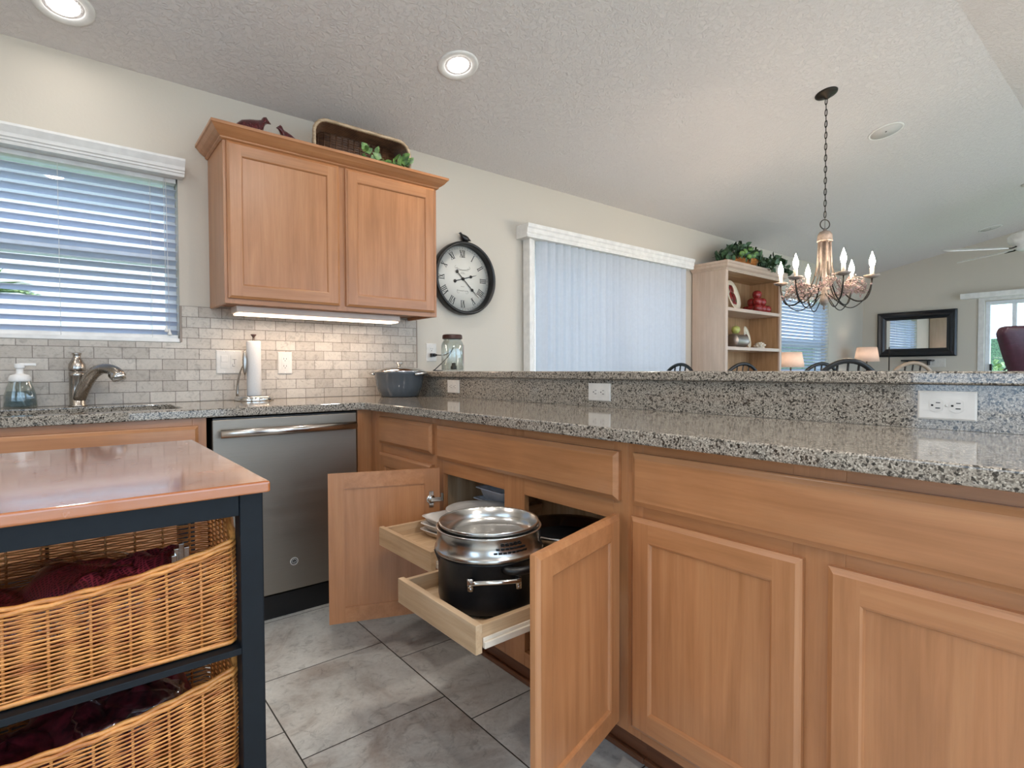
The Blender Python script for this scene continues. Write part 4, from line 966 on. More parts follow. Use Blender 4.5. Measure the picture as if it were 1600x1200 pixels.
# ------------------------------------------------------------------ kitchen cart
ct = empty('kitchen_cart', (-1.115, -1.793, 0), 'dark painted kitchen cart with a butcher block top', 'kitchen cart')
CX0, CX1, CY0, CY1 = -1.41, -.82, -2.128, -1.458; LZ = .871
MB().box(CX0, CX1, CY0, CY1, LZ, .889).build('top', 'butcher', ct, .004, 3)
lx0, lx1, ly0, ly1 = CX0 + .006, CX1 - .007, CY0 + .018, CY1 - .018; lw = .034
for x in (lx0, lx1 - lw):
    for y in (ly0, ly1 - lw): MB().box(x, x + lw, y, y + lw, 0, LZ - .0005).build('leg', 'navy', ct, .002)
for z0 in (.836,):
    MB().box(lx0 + lw, lx1 - lw, ly0 + .004, ly0 + .022, z0, LZ - .001).build('apron', 'navy', ct, .001)
    MB().box(lx0 + lw, lx1 - lw, ly1 - .022, ly1 - .004, z0, LZ - .001).build('apron', 'navy', ct, .001)
    for x in (lx0 + .004, lx1 - .022): MB().box(x, x + .018, ly0 + lw, ly1 - lw, z0, LZ - .001).build('apron', 'navy', ct, .001)
for z in (.628, .424, .20):
    mb = MB(); mb.box(lx0 + lw * .5, lx1 - lw * .5, ly0 + .003, ly0 + .021, z - .010, z); mb.box(lx0 + lw * .5, lx1 - lw * .5, ly0 + .021, ly1 - .006, z - .010, z - .0005)
    mb.build('shelf', 'navy', ct, .0008)
def wicker_bin(z0, label, bag):
    r = empty('wicker_basket', (-1.115, -1.95, z0), label, 'basket', 'wicker baskets in the kitchen cart')
    xa, xb = -1.368, -.8635; yf, yb = ly0 + .026, -1.79
    out = []                                            # outline polyline, counter-clockwise, front face first
    def P(s):
        # s in 0..4: front, right, back, left
        x0_, x1_ = xa - .0, xb + .0; bx0, bx1 = xa - .014, xb + .014; R_ = .009
        path = [(x0_ + R_, yf), (x1_ - R_, yf), (x1_, yf + R_), (bx1, yb - R_), (bx1 - R_, yb), (bx0 + R_, yb), (bx0, yb - R_), (x0_, yf + R_)]
        return path
    path = P(0); pts = []
    for i in range(len(path)):
        a, b = path[i], path[(i + 1) % len(path)]; n = max(1, int(round(math.dist(a, b) / .0056)))
        for j in range(n): t = j / n; pts.append((a[0] + (b[0] - a[0]) * t, a[1] + (b[1] - a[1]) * t))
    N = len(pts); N -= N % 2; pts = pts[:N]
    per = 8; ns = N // per                               # samples per stake
    ctr = Vector((-1.115, -1.94))
    nrm = []
    for i in range(N):
        a, b = Vector(pts[i - 1]), Vector(pts[(i + 1) % N]); d = (b - a).normalized(); n_ = Vector((d.y, -d.x)); nrm.append(n_ if n_.dot(Vector(pts[i]) - ctr) > 0 else -n_)
    def rim(i):
        x, y = pts[i]
        if y < yf + .012: u = (x + 1.115) / .25; return .119 + .036 * u * u
        t = min(1, (y - yf) / .06); return .164 + .024 * t
    rows = 42
    for part, sel in (('front', None),):
        mb = MB()
        for k in range(rows):
            t = (k + .5) / rows; line = []; ph = (k % 2)
            for i in range(N):
                wv = math.cos(2 * PI * i / (2 * per) + ph * PI) * .0026; p = Vector(pts[i]) + nrm[i] * (wv + .0035 * math.sin(PI * t))
                line.append((p.x, p.y, z0 + .006 + rim(i) * t * .985 + random.uniform(-.0003, .0003)))
            mb.tube(line, .00145, 5, closed=True, flat=1.0)
        mb.build('weave', 'wicker', r)
    mb = MB()
    for i in range(0, N, per):
        p = Vector(pts[i]); mb.tube([(p.x, p.y, z0 + .004), (p.x + nrm[i].x * .0035, p.y + nrm[i].y * .0035, z0 + .004 + rim(i) * .5), (p.x, p.y, z0 + rim(i))], .0022, 6)
    mb.build('stake', 'wicker', r)
    mb = MB()
    for off, rr_, dz in ((.0025, .0034, 0), (-.0025, .0034, 0), (.0, .0036, .0052)):
        line = [(pts[i][0] + nrm[i].x * (off + .001 * math.sin(i * .8)), pts[i][1] + nrm[i].y * (off + .001 * math.sin(i * .8)), z0 + .0045 + dz + rim(i) + .0008 * math.cos(i * .8 + off * 900)) for i in range(N)]
        mb.tube(line, rr_, 6, closed=True)
    mb.build('rim', 'wicker', r)
    mb = MB(); line = [(pts[i][0] + nrm[i].x * .002, pts[i][1] + nrm[i].y * .002, z0 + .0045) for i in range(N)]; mb.tube(line, .0036, 6, closed=True)
    mb.add([(p[0], p[1], z0 + .006) for p in pts], [tuple(range(N))]); mb.build('base', 'wicker', r)
    return r
wicker_bin(.6285, 'upper wicker basket with a scooped front in the cart', 0)
wicker_bin(.4245, 'lower wicker basket with a scooped front in the cart', 0)
# bags of produce in the baskets
def blob(mb, c, rx, ry, rz, q, n=22, m=14, amp=.12, mi=0):
    ph = [q.uniform(0, 6.28) for _ in range(8)]; vs = []
    for i in range(m + 1):
        b = PI * i / m
        for k in range(n):
            a = 2 * PI * k / n; s = 1 + amp * (math.sin(3 * a + ph[0] + 2 * b) * .5 + math.sin(5 * a + ph[1] - 3 * b) * .35 + math.sin(4 * b + ph[2]) * .4 + .3 * math.sin(9 * a + ph[3] + 5 * b))
            vs.append((c[0] + rx * s * math.sin(b) * math.cos(a), c[1] + ry * s * math.sin(b) * math.sin(a), max(c[2] - rz, c[2] - rz * s * math.cos(b))))
    fs = [(i * n + k, i * n + (k + 1) % n, (i + 1) * n + (k + 1) % n, (i + 1) * n + k) for i in range(m) for k in range(n)]
    mb.add(vs, fs, mi, True)
def netmat():
    t = NT('red_net'); v = t.coord((260, 260, 260), rot=(.6, .5, .8)); w1_ = t.n('TexWave', wave_type='BANDS', bands_direction='X'); w1_.inputs['Scale'].default_value = .32; w2_ = t.n('TexWave', bands_direction='Z'); w2_.inputs['Scale'].default_value = .32
    t.l(v, w1_.inputs[0]); t.l(v, w2_.inputs[0]); mx = t.n('Math', operation='MAXIMUM'); t.l(w1_.outputs['Fac'], mx.inputs[0]); t.l(w2_.outputs['Fac'], mx.inputs[1])
    n = t.noise(t.coord(), 16, 3); c = t.ramp(mx.outputs[0], [(.6, L('#4a141c')), (.85, L('#a03844'))]); c2 = t.mix(c, t.ramp(n, [(.35, G(.45)), (.65, G(1))]), .9, 'MULTIPLY'); t.bump(mx.outputs[0], .4, .001)
    return t.set(Base_Color=c2, Roughness=.35)
M['net'] = netmat()
q = random.Random(12)
bg = empty('onion_bag', (-1.09, -1.95, .638), 'dark red mesh bag of onions in the upper cart basket', 'produce bag')
mb = MB()
for c, r_ in (((-1.06, -1.95, .70), (.08, .08, .062)), ((-.985, -1.965, .71), (.07, .07, .05)), ((-1.16, -1.96, .69), (.09, .08, .052)), ((-1.26, -1.95, .685), (.07, .09, .047)), ((-.94, -1.93, .70), (.05, .06, .055)), ((-1.03, -2.0, .70), (.07, .05, .058))): blob(mb, c, *r_, q)
mb.build('mesh_netting', 'net', bg)
mb = MB(); blob(mb, (-1.09, -1.955, .705), .185, .105, .067, q, 40, 20, .10); mb.build('plastic_film', 'plastic', bg)
MB().box(-.935, -.913, -2.0, -1.992, .742, .772).box(-.929, -.921, -2.004, -1.99, .72, .78).box(-.94, -.932, -2.008, -1.998, .75, .764).build('bag_clip', 'steel', bg, .001)
bg = empty('onion_bag', (-1.06, -1.95, .434), 'plastic bag of dark red produce in the lower cart basket', 'produce bag')
mb = MB()
for c, r_ in (((-1.14, -1.98, .485), (.06, .07, .052)), ((-1.06, -1.94, .49), (.08, .08, .055)), ((-.985, -1.96, .49), (.06, .07, .06)), ((-.95, -1.90, .48), (.05, .06, .05)), ((-1.02, -2.03, .485), (.06, .04, .05))): blob(mb, c, *r_, q)
mb.build('produce', 'bag', bg)
mb = MB(); blob(mb, (-1.06, -1.965, .500), .135, .10, .068, q, 40, 24, .16); blob(mb, (-1.0, -1.97, .525), .07, .06, .045, q, 30, 16, .25); mb.build('plastic_film', 'plastic', bg)

# ------------------------------------------------------------------ clock
ck = empty('wall_clock', (.985, -.001, 1.378), 'round black-framed wall clock with roman numerals and a bird on top', 'clock')
cc_ = (.985, 1.664)
def TC(a, b, c): return (cc_[0] + a, -.001 - c, cc_[1] + b)
MB().lathe([(.214, .0), (.236, .0), (.240, .012), (.240, .045), (.236, .056), (.228, .060), (.219, .056), (.216, .045), (.214, .02)], (0, 0, 0), 72, T=TC, close=True).build('frame', 'black', ck)
MB().lathe([(.0001, .004), (.215, .004), (.215, .001), (.0001, .001)], (0, 0, 0), 64, T=TC).build('dial', 'frost', ck)
def bar(mb, x0, y0, x1, y1, w, z=.0052, mi=0, w2=None):
    d = Vector((x1 - x0, y1 - y0)).normalized(); n = Vector((-d.y, d.x)); w2 = w2 or w
    pts = [(x0 + n.x * w / 2, y0 + n.y * w / 2), (x1 + n.x * w2 / 2, y1 + n.y * w2 / 2), (x1 - n.x * w2 / 2, y1 - n.y * w2 / 2), (x0 - n.x * w / 2, y0 - n.y * w / 2)]
    vs = [TC(a, b, z) for a, b in pts] + [TC(a, b, z - .001) for a, b in pts]; mb.add(vs, [(0, 1, 2, 3), (0, 1, 5, 4), (1, 2, 6, 5), (2, 3, 7, 6), (3, 0, 4, 7)], mi)
NUM = {12: 'XII', 1: 'I', 2: 'II', 3: 'III', 4: 'IIII', 5: 'V', 6: 'VI', 7: 'VII', 8: 'VIII', 9: 'IX', 10: 'X', 11: 'XI'}
for h, s in NUM.items():
    mb = MB(); ang = PI / 2 - h * PI / 6; er = Vector((math.cos(ang), math.sin(ang))); et = Vector((er.y, -er.x)); hh = .046; r0 = .142
    wd = {'I': .011, 'V': .022, 'X': .022}; tot = sum(wd[c] for c in s); x = -tot / 2
    def pt2(a, b): v = er * (r0 + b) + et * a; return (v.x, v.y)
    for c in s:
        m = x + wd[c] / 2
        if c == 'I': bar(mb, *pt2(m, 0), *pt2(m, hh), .0048)
        elif c == 'V': bar(mb, *pt2(m, 0), *pt2(m - .009, hh), .0055); bar(mb, *pt2(m, 0), *pt2(m + .009, hh), .0025)
        else: bar(mb, *pt2(m + .009, 0), *pt2(m - .009, hh), .0055); bar(mb, *pt2(m - .009, 0), *pt2(m + .009, hh), .0025)
        x += wd[c]
    bar(mb, *pt2(-tot / 2, 0), *pt2(tot / 2, 0), .0014); bar(mb, *pt2(-tot / 2, hh), *pt2(tot / 2, hh), .0014)
    mb.build('numeral', 'ink', ck)
mb = MB()
for i in range(60):
    t = i * PI / 30; a, b = (.197, .207); bar(mb, a * math.cos(t), a * math.sin(t), b * math.cos(t), b * math.sin(t), .0012 if i % 5 else .003)
for r_ in (.196, .208):
    for i in range(72):
        t, t2 = 2 * PI * i / 72, 2 * PI * (i + 1) / 72; bar(mb, r_ * math.cos(t), r_ * math.sin(t), r_ * math.cos(t2), r_ * math.sin(t2), .0009)
mb.build('minute_track', 'inklight', ck)
mb = MB(); q = random.Random(2)
def scrib(x0, x1, y, amp, n, w=.0014):
    pts = [(x0 + (x1 - x0) * i / n, y + amp * math.sin(i * 2.1) * (0.6 + .4 * q.random())) for i in range(n + 1)]
    for a, b in zip(pts[:-1], pts[1:]): bar(mb, *a, *b, w)
for i in range(16):
    t = i / 15; x = -.05 + .1 * t; bar(mb, x, .068 - .012 * math.sin(PI * t), x + .0045, .074 - .012 * math.sin(PI * t), .0016)
scrib(-.045, .045, .058, .004, 26); scrib(-.012, .012, .044, .002, 8); scrib(-.018, .018, .036, .0015, 10, .002)
scrib(-.014, .014, -.050, .0015, 10, .002); scrib(-.045, .045, -.078, .006, 18)
for sg in (-1, 1):
    for i in range(10):
        t = i / 10 * PI * 1.4; t2 = (i + 1) / 10 * PI * 1.4; r_ = .010
        bar(mb, sg * (.05 + r_ * math.sin(t)), .075 + r_ * math.cos(t), sg * (.05 + r_ * math.sin(t2)), .075 + r_ * math.cos(t2), .0012); bar(mb, sg * (.035 + r_ * math.sin(t)), -.085 + r_ * math.cos(t), sg * (.035 + r_ * math.sin(t2)), -.085 + r_ * math.cos(t2), .0012)
mb.build('dial_ornament', 'inklight', ck)
def hand(ang, ln, tail, name, z, w):
    mb = MB(); er = Vector((math.cos(ang), math.sin(ang)))
    bar(mb, *(-er * tail), *(er * ln * .55), w, z); bar(mb, *(er * ln * .62), *(er * ln), w * .9, z, 0, w * .3)
    mb.lathe([(.004, 0), (.011, 0), (.011, .002), (.004, .002)], (0, 0, 0), 14, T=lambda a, b, c: TC(-er.x * tail + a, -er.y * tail + b, z - .001 + c), close=True)
    mb.lathe([(.0001, 0), (.010, 0), (.010, .0018), (.0001, .0018)], (0, 0, 0), 12, T=lambda a, b, c: TC(er.x * ln * .58 + a, er.y * ln * .58 + b, z - .001 + c))
    mb.build(name, 'ink', ck)
hand(R(17), .115, .065, 'hour_hand', .009, .006); hand(R(-43), .172, .065, 'minute_hand', .012, .0055)
MB().lathe([(.0001, 0), (.010, 0), (.010, .010), (.0001, .012)], (0, 0, 0), 16, T=lambda a, b, c: TC(a, b, c + .005)).build('hub', 'ink', ck)
mb, T = bird((.988, -.03, 1.898), .072, PI, .85); mb.build('bird_ornament', 'black', ck)

# ------------------------------------------------------------------ ceiling fittings
nrm_c = Vector((0, HS, 1)).normalized()
def on_ceiling(x, y):
    z = ceil_z(y); s = HS if y > YR else -HS
    n = Vector((0, -s, -1)).normalized(); e = Vector((1, 0, 0)); g = n.cross(e)
    return lambda a, b, c: tuple(Vector((x, y, z)) + e * a + g * b + n * c)
def downlight(x, y, label, en=9):
    r = empty('recessed_light', (x, y, ceil_z(y)), label, 'ceiling light', 'recessed kitchen lights'); T = on_ceiling(x, y)
    MB().lathe([(.062, -.02), (.066, .001), (.070, .004), (.092, .007), (.100, .004), (.101, -.001)], (0, 0, 0), 44, T=T).build('trim_ring', 'whitem', r)
    MB().lathe([(.0001, .012), (.03, .011), (.05, .004), (.0615, -.012), (.0615, -.02), (.0001, -.02)], (0, 0, 0), 40, T=T).build('lens', 'can', r)
    s = HS if y > YR else -HS
    light('recessed_lamp', 'AREA', T(0, 0, .02), en, (1, .93, .86), (R(math.degrees(math.atan(-s))), 0, 0), .12, shape='DISK')
    return r
downlight(.47, -.735, 'round recessed ceiling light above the clock end of the kitchen', 4)
downlight(-1.045, -.27, 'recessed ceiling light at the top left above the kitchen window', .8)
for x, y in ((-1.1, -2.9), (.2, -2.9), (-2.0, -1.5), (-.3, -4.1), (2.6, -3.4)): downlight(x, y, 'added unseen recessed fill light behind the camera')  # extra lamps out of view, added to fill the room with light
def speaker(x, y, label):
    r = empty('ceiling_speaker', (x, y, ceil_z(y)), label, 'ceiling speaker'); T = on_ceiling(x, y)
    MB().lathe([(.096, .001), (.098, .006), (.108, .006), (.111, .0)], (0, 0, 0), 40, T=T).build('bezel', 'whitem', r)
    MB().lathe([(.0001, .004), (.097, .004), (.097, -.001), (.0001, -.001)], (0, 0, 0), 40, T=T).build('grille', 'grille', r)
    MB().lathe([(.0001, .006), (.006, .006), (.006, .003)], (0, 0, 0), 10, T=T).build('centre_button', 'bronze', r)
speaker(3.512, -1.66, 'round flush ceiling speaker right of the chandelier chain'); speaker(7.54, -1.55, 'round flush ceiling speaker near the ceiling fan')
# chandelier
HX, HY = 2.584, -1.619
ch = empty('chandelier', (HX, HY, ceil_z(HY)), 'six-candle bronze chandelier with a berry garland on a chain', 'chandelier')
T = on_ceiling(HX, HY)
MB().lathe([(.0001, .035), (.012, .034), (.02, .020), (.05, .012), (.062, .006), (.064, 0)], (0, 0, 0), 36, T=T).build('canopy', 'bronze', ch)
mb = MB(); z = ceil_z(HY) - .03; k = 0
while z > 2.0:
    pts = []
    for i in range(12):
        t = 2 * PI * i / 12; a = .0085 * math.cos(t); b = .0215 * math.sin(t)
        pts.append((HX + (a if k % 2 else a * .35), HY + (a * .35 if k % 2 else a), z - .018 + b))
    mb.tube(pts, .0024, 6, closed=True); z -= .0345; k += 1
mb.tube([(HX, HY, ceil_z(HY) - .03), (HX + .004, HY, 2.4), (HX, HY, 1.92)], .0016, 5); mb.build('chain', 'bronze', ch)
ex = Vector((rt.x, rt.y, 0))
mb = MB(); mb.tube([(HX + ex.x * .029 * math.cos(t), HY + ex.y * .029 * math.cos(t), 1.953 + .029 * math.sin(t)) for t in [2 * PI * i / 24 for i in range(24)]], .003, 8, closed=True); mb.build('hanging_ring', 'bronze', ch)
MB().lathe([(.0001, 1.926), (.008, 1.924), (.010, 1.916), (.030, 1.907), (.040, 1.890), (.042, 1.868), (.041, 1.858), (.044, 1.854), (.044, 1.848), (.0001, 1.848)], (HX, HY, 0), 32).build('dome', 'wash', ch)
MB().lathe([(.0001, 1.85), (.012, 1.85), (.010, 1.6), (.014, 1.55), (.020, 1.51), (.026, 1.485), (.020, 1.462), (.008, 1.455), (.004, 1.445), (.008, 1.437), (.0001, 1.425)], (HX, HY, 0), 24).build('centre_column', 'wash', ch)
bulbs = []
for k in range(6):
    a = R(-37 + 60 * k); d = ex * math.cos(a) + FWD * math.sin(a); C0 = Vector((HX, HY, 0))
    def Q(r_, z_): return tuple(C0 + d * r_ + Vector((0, 0, z_)))
    pts = bez(Q(.030, 1.85), Q(.034, 1.76), Q(.036, 1.68), Q(.066, 1.60), 12) + bez(Q(.066, 1.60), Q(.11, 1.47), Q(.245, 1.38), Q(.247, 1.60), 16)[1:]
    MB().tube([Q(.031, 1.85), Q(.034, 1.76), Q(.038, 1.69), Q(.047, 1.64)], [.0075, .0072, .0062, .004], 8).build('rib', 'wash', ch)
    am = MB(); am.tube(pts, .0046, 7)
    p2 = bez(Q(.012, 1.53), Q(.06, 1.50), Q(.11, 1.40), Q(.17, 1.44), 12) + bez(Q(.17, 1.44), Q(.215, 1.47), Q(.235, 1.52), Q(.244, 1.575), 8)[1:]
    am.tube(p2, .003, 6); ar = am.build('arm', ['bronze', 'wash'], ch)
    cp = Q(.247, 0)
    MB().lathe([(.0001, 1.598), (.012, 1.598), (.034, 1.604), (.043, 1.614), (.041, 1.616), (.030, 1.608), (.0001, 1.604)], cp, 24).build('drip_cup', 'wash', ar)
    MB().lathe([(.011, 1.606), (.0115, 1.662), (.0001, 1.664)], cp, 14).build('candle_sleeve', 'platec', ar)
    MB().lathe([(.006, 1.664), (.011, 1.672), (.0155, 1.690), (.0150, 1.704), (.010, 1.724), (.004, 1.742), (.0001, 1.756)], cp, 14).build('flame_bulb', 'bulb', ar)
q = random.Random(8); mb = MB()
for ring in range(6):
    ph = q.uniform(0, 6); pts = []
    for i in range(120):
        t = 2 * PI * i / 120; rr_ = .175 + .035 * math.sin(6 * t + ph) + .014 * math.sin(17 * t + ph * 2); z_ = 1.555 + .034 * math.cos(6 * t - R(37) * 6 + ph * .3) + .014 * math.sin(13 * t + ph)
        pts.append((HX + rr_ * math.cos(t), HY + rr_ * math.sin(t), z_))
    mb.tube(pts, .0021, 5, closed=True)
    for i in range(0, 120, 1):
        p = pts[i]; d = Vector((q.uniform(-1, 1), q.uniform(-1, 1), q.uniform(-1, 1))).normalized() * q.uniform(.012, .03); e = Vector(p) + d
        mb.tube([p, e], .0011, 4); mb.sphere(tuple(e), q.uniform(.0035, .0058), 7, 5, 1)
tag(mb.build('berry_garland', ['wash', plain('pink_berry', '#a58a86', 0.5, 0, .3, 60)], ch), kind='stuff')
# ceiling fan
fx, fy = 6.16, -2.08; fz = ceil_z(fy)
fn = empty('ceiling_fan', (fx, fy, fz), 'white ceiling fan at the right edge of the vault', 'ceiling fan')
T = on_ceiling(fx, fy); MB().lathe([(.0001, .06), (.02, .058), (.055, .03), (.075, .0)], (0, 0, 0), 30, T=T).build('canopy', 'whitem', fn)
MB().tube([(fx, fy, fz - .04), (fx, fy, 2.38)], .014, 14).build('downrod', 'whitem', fn)
MB().lathe([(.0001, 2.40), (.05, 2.39), (.14, 2.365), (.165, 2.34), (.165, 2.30), (.15, 2.275), (.12, 2.262), (.11, 2.225), (.08, 2.205), (.0001, 2.20)], (fx, fy, 0), 36).build('motor_housing', 'whitem', fn)
for k in range(5):
    a = R(96 + 72 * k); d = ex * math.cos(a) + FWD * math.sin(a); p = d.cross(Vector((0, 0, 1))); C0 = Vector((fx, fy, 2.235))
    mb = MB(); tl = Vector((0, 0, .018)); vs = []
    for r_, w_ in ((.20, .045), (.26, .06), (.60, .072), (.70, .066), (.73, .04)):
        for sg in (-1, 1): vs.append(C0 + d * r_ + p * (w_ * sg) + tl * (sg * w_ / .06))
    n_ = len(vs); vs2 = [v - Vector((0, 0, .008)) for v in vs]
    fs = [(2 * i, 2 * i + 1, 2 * i + 3, 2 * i + 2) for i in range(4)] + [(n_ + 2 * i, n_ + 2 * i + 1, n_ + 2 * i + 3, n_ + 2 * i + 2) for i in range(4)] + [(2 * i, 2 * i + 2, n_ + 2 * i + 2, n_ + 2 * i) for i in range(4)] + [(2 * i + 1, 2 * i + 3, n_ + 2 * i + 3, n_ + 2 * i + 1) for i in range(4)] + [(0, 1, n_ + 1, n_), (8, 9, n_ + 9, n_ + 8)]
    mb.add(vs + vs2, fs); bl = mb.build('blade', 'whitem', fn)
    MB().tube([C0 + d * .10 + Vector((0, 0, .01)), C0 + d * .15 - Vector((0, 0, .01)), C0 + d * .24 - Vector((0, 0, .012))], .012, 8, flat=.5).build('blade_bracket', 'bronze', bl)
MB().tube([(fx - .03, fy - .02, 2.22), (fx - .03, fy - .02, 1.98)], .0012, 5).sphere((fx - .03, fy - .02, 1.972), .009, 10, 8).build('pull_chain', 'bronze', fn)

# ------------------------------------------------------------------ bookcase and its contents
bc = empty('bookcase', (4.22, -.19, 0), 'tall pale wooden bookcase between the patio blinds and dining window', 'bookcase')
BX0, BX1, BYF = 3.658, 4.775, -.36
for a_ in (BX0, BX1 - .02): MB().box(a_, a_ + .02, BYF + .02, -.012, 0, 1.985, 0).build('side_panel', ['cream_z'], bc)
MB().box(BX0 + .02, BX1 - .02, -.022, -.012, .1, 1.985).build('back_panel', 'tan_z', bc)
for a_ in (BX0 + .0201, BX1 - .026): MB().box(a_, a_ + .0059, BYF + .021, -.0225, .1, 1.975).build('inner_lining', 'tan_z', bc)
mb = MB(); mb.box(BX0, BX0 + .042, BYF, BYF + .0195, 0, 1.985); mb.box(BX1 - .042, BX1, BYF, BYF + .0195, 0, 1.985); mb.box(BX0 + .042, BX1 - .042, BYF, BYF + .0195, 1.975, 1.99); mb.box(BX0 + .042, BX1 - .042, BYF, BYF + .0195, 0, .1)
mb.build('face_frame', 'cream_z', bc, .002)
for z in (1.64, 1.275, .91, .50, .12):
    MB().box(BX0 + .027, BX1 - .027, BYF + .004, -.023, z - .032, z).build('shelf', 'cream_x' if z > 1 else 'cream_x', bc, .002)
MB().box(BX0 + .021, BX1 - .021, BYF + .02, -.023, 1.977, 1.985).build('top_panel', 'tan_x', bc)
prof = [(0, 1.985), (.008, 1.985), (.012, 1.995), (.030, 2.008), (.034, 2.012), (.034, 2.035), (.040, 2.040), (.040, 2.062), (0, 2.062)]
MB().sweep(prof, [(BX0, -.012, -1, 0), (BX0, BYF, -1, -1), (BX1, BYF, 1, -1), (BX1, -.012, 1, 0)]).box(BX0 + .001, BX1 - .001, BYF + .001, -.012, 2.045, 2.0615).build('crown_moulding', 'cream_x', bc)
def plate(c, r_, tilt, az, label, apples):
    rt_ = empty('decor_plate', c, label, 'plate'); M3 = Matrix.Rotation(az, 3, 'Z') @ Matrix.Rotation(tilt, 3, 'X')
    def T(x, y, z): v = M3 @ Vector((x, -z, y + r_)); return (c[0] + v.x, c[1] + v.y, c[2] + v.z)
    MB().lathe([(.0001, .0), (r_ * .62, .0), (r_ * .68, .006), (r_ * .97, .014), (r_, .016), (r_ * .97, .019), (r_ * .68, .011), (r_ * .62, .005), (.0001, .005)], (0, 0, 0), 40, T=T).build('plate', 'platec', rt_)
    m = MB()
    for ax, ay, ar in apples:
        for sx_ in (-.35, .35): m.lathe([(.0001, .0006), (ar * .72, .0006), (ar * .72, .0), (.0001, 0)], (0, 0, 0), 18, T=lambda a, b, cc: T(ax + sx_ * ar + a, ay + b * 1.15, .0115 + cc))
    m.build('painted_apple', 'redmatte', rt_)
    m = MB(); a = apples[0]
    m.tube([T(a[0], a[1] + a[2] * .6, .013), T(a[0] + .01, a[1] + a[2] * 1.3, .013)], .0018, 5)
    for sg in (-1, 1): m.add([T(a[0] + sg * .03, a[1] - .02, .0145), T(a[0] + sg * (.03 + .02), a[1] - .005, .0145), T(a[0] + sg * .065, a[1] - .03, .0145), T(a[0] + sg * .045, a[1] - .04, .0145)], [(0, 1, 2, 3)])
    m.build('painted_leaf', 'leaf_dark', rt_)
plate((4.07, -.235, 1.6405), .155, R(-14), R(8), 'cream plate painted with red apples on the upper shelf', [(-.02, -.035, .075), (-.01, .065, .05)])
plate((4.305, -.24, 1.2755), .112, R(-12), R(14), 'cream plate with a red apple on the lower shelf beside the tin', [(0, -.02, .06)])
q = random.Random(4); ar_ = .032; bx_, by_, bz_ = 4.56, -.20, 1.6405
cnt = 0
for lay, n_ in enumerate((3, 2, 1)):
    for i in range(n_):
        for j in range(n_ - i):
            x = bx_ + (i + j * .5 - (n_ - 1) / 2) * .072 ; y = by_ + (j * .062 - (n_ - 1) * .031); z = bz_ + lay * .055
            x = bx_ + (i + j * .5) * .094 - (n_ - 1) * .047; y = by_ + j * .082 - (n_ - 1) * .0273; z = bz_ + lay * .0775
            mb = MB(); mb.lathe([(.0001, .006), (.014, .0), (.031, .006), (.043, .028), (.0465, .050), (.042, .070), (.025, .084), (.010, .082), (.0001, .074)], (x, y, z), 22); mb.tube([(x, y, z + .075), (x + .003, y, z + .092)], .002, 5)
            mb.build('apple', 'apple', props=dict(label='shiny red apple in the pyramid on the upper bookcase shelf', cat='apple', group='apple pyramid on the upper bookcase shelf')); cnt += 1
tn = MB(); Tt = lambda a, b, c: (4.02 + c, -.235 + a, 1.3425 + b)
tn.lathe([(.0001, .0), (.066, .0), (.067, .004), (.066, .008), (.064, .02), (.064, .20), (.067, .205), (.067, .21), (.060, .21), (.058, .02), (.0001, .015)], (0, 0, -.02), 32, T=Tt); tn.build('tin_can', 'tin', props=dict(label='grey metal tin lying on the lower bookcase shelf', cat='tin'))
mb = MB(); mb.lathe([(.0001, .004), (.012, .0), (.028, .006), (.040, .026), (.042, .044), (.036, .064), (.02, .074), (.0001, .066)], (4.05, -.245, 1.4105), 22); mb.tube([(4.05, -.245, 1.476), (4.055, -.245, 1.50)], .002, 5); mb.build('green_apple', 'greenapple', props=dict(label='pale green apple resting on the metal tin', cat='apple'))
mb = MB(); 
for i in range(26):
    a = 2 * PI * i / 26 * 3.1; e = .25 + 1.15 * i / 26; d = Vector((math.cos(a) * math.cos(e), math.sin(a) * math.cos(e), math.sin(e)))
    c0 = Vector((4.63, -.2, 1.2765 + .006)); mb.tube([c0 + d * .01, c0 + d * .055 + Vector((0, 0, .003)), c0 + d * .068], [.012, .013, .004], 7)
mb.lathe([(.0001, 0), (.045, 0), (.05, .015), (.0001, .04)], (4.63, -.2, 1.2758), 18); mb.build('coral_ornament', 'coral', props=dict(label='white spiky coral ornament on the lower bookcase shelf', cat='ornament'))
pl = empty('potted_ivy', (4.23, -.2, 2.062), 'leafy green ivy in a low wicker basket on top of the bookcase', 'plant')
mb = MB()
for k in range(9): 
    rr_ = .12 + .006 * k; mb.tube([(4.23 + (rr_ + .16 * (1 if False else 0)) * 1.35 * math.cos(t), -.2 + rr_ * .8 * math.sin(t), 2.0685 + .0105 * k) for t in [2 * PI * i / 40 for i in range(40)]], [.0056 + .002 * (i % 2) for i in range(40)], 6, closed=True)
mb.build('basket', 'wicker', pl)
q = random.Random(11); mb = MB(); P_ = []
for i in range(330):
    a = q.uniform(0, 2 * PI); b = q.uniform(0, 1); rr_ = .36 * math.sqrt(b); x = 4.24 + 1.25 * rr_ * math.cos(a); y = -.21 + .42 * rr_ * math.sin(a); z = 2.14 + .17 * (1 - (rr_ / .36) ** 1.6) * q.uniform(.4, 1.1)
    P_.append((x, y, z))
for i in range(70):
    t = q.random(); P_.append((4.55 + .30 * t + q.uniform(-.03, .03), -.33 - .05 * t + q.uniform(-.03, .03), 2.19 - .11 * t * t + q.uniform(-.03, .03)))
for i in range(26): P_.append((4.42 + q.uniform(-.05, .05), -.42 + q.uniform(-.02, .02), 2.13 - q.uniform(0, .08)))
leaves(mb, P_, .062, q); mb.build('foliage', 'leaf_dark', pl)
mb = MB()
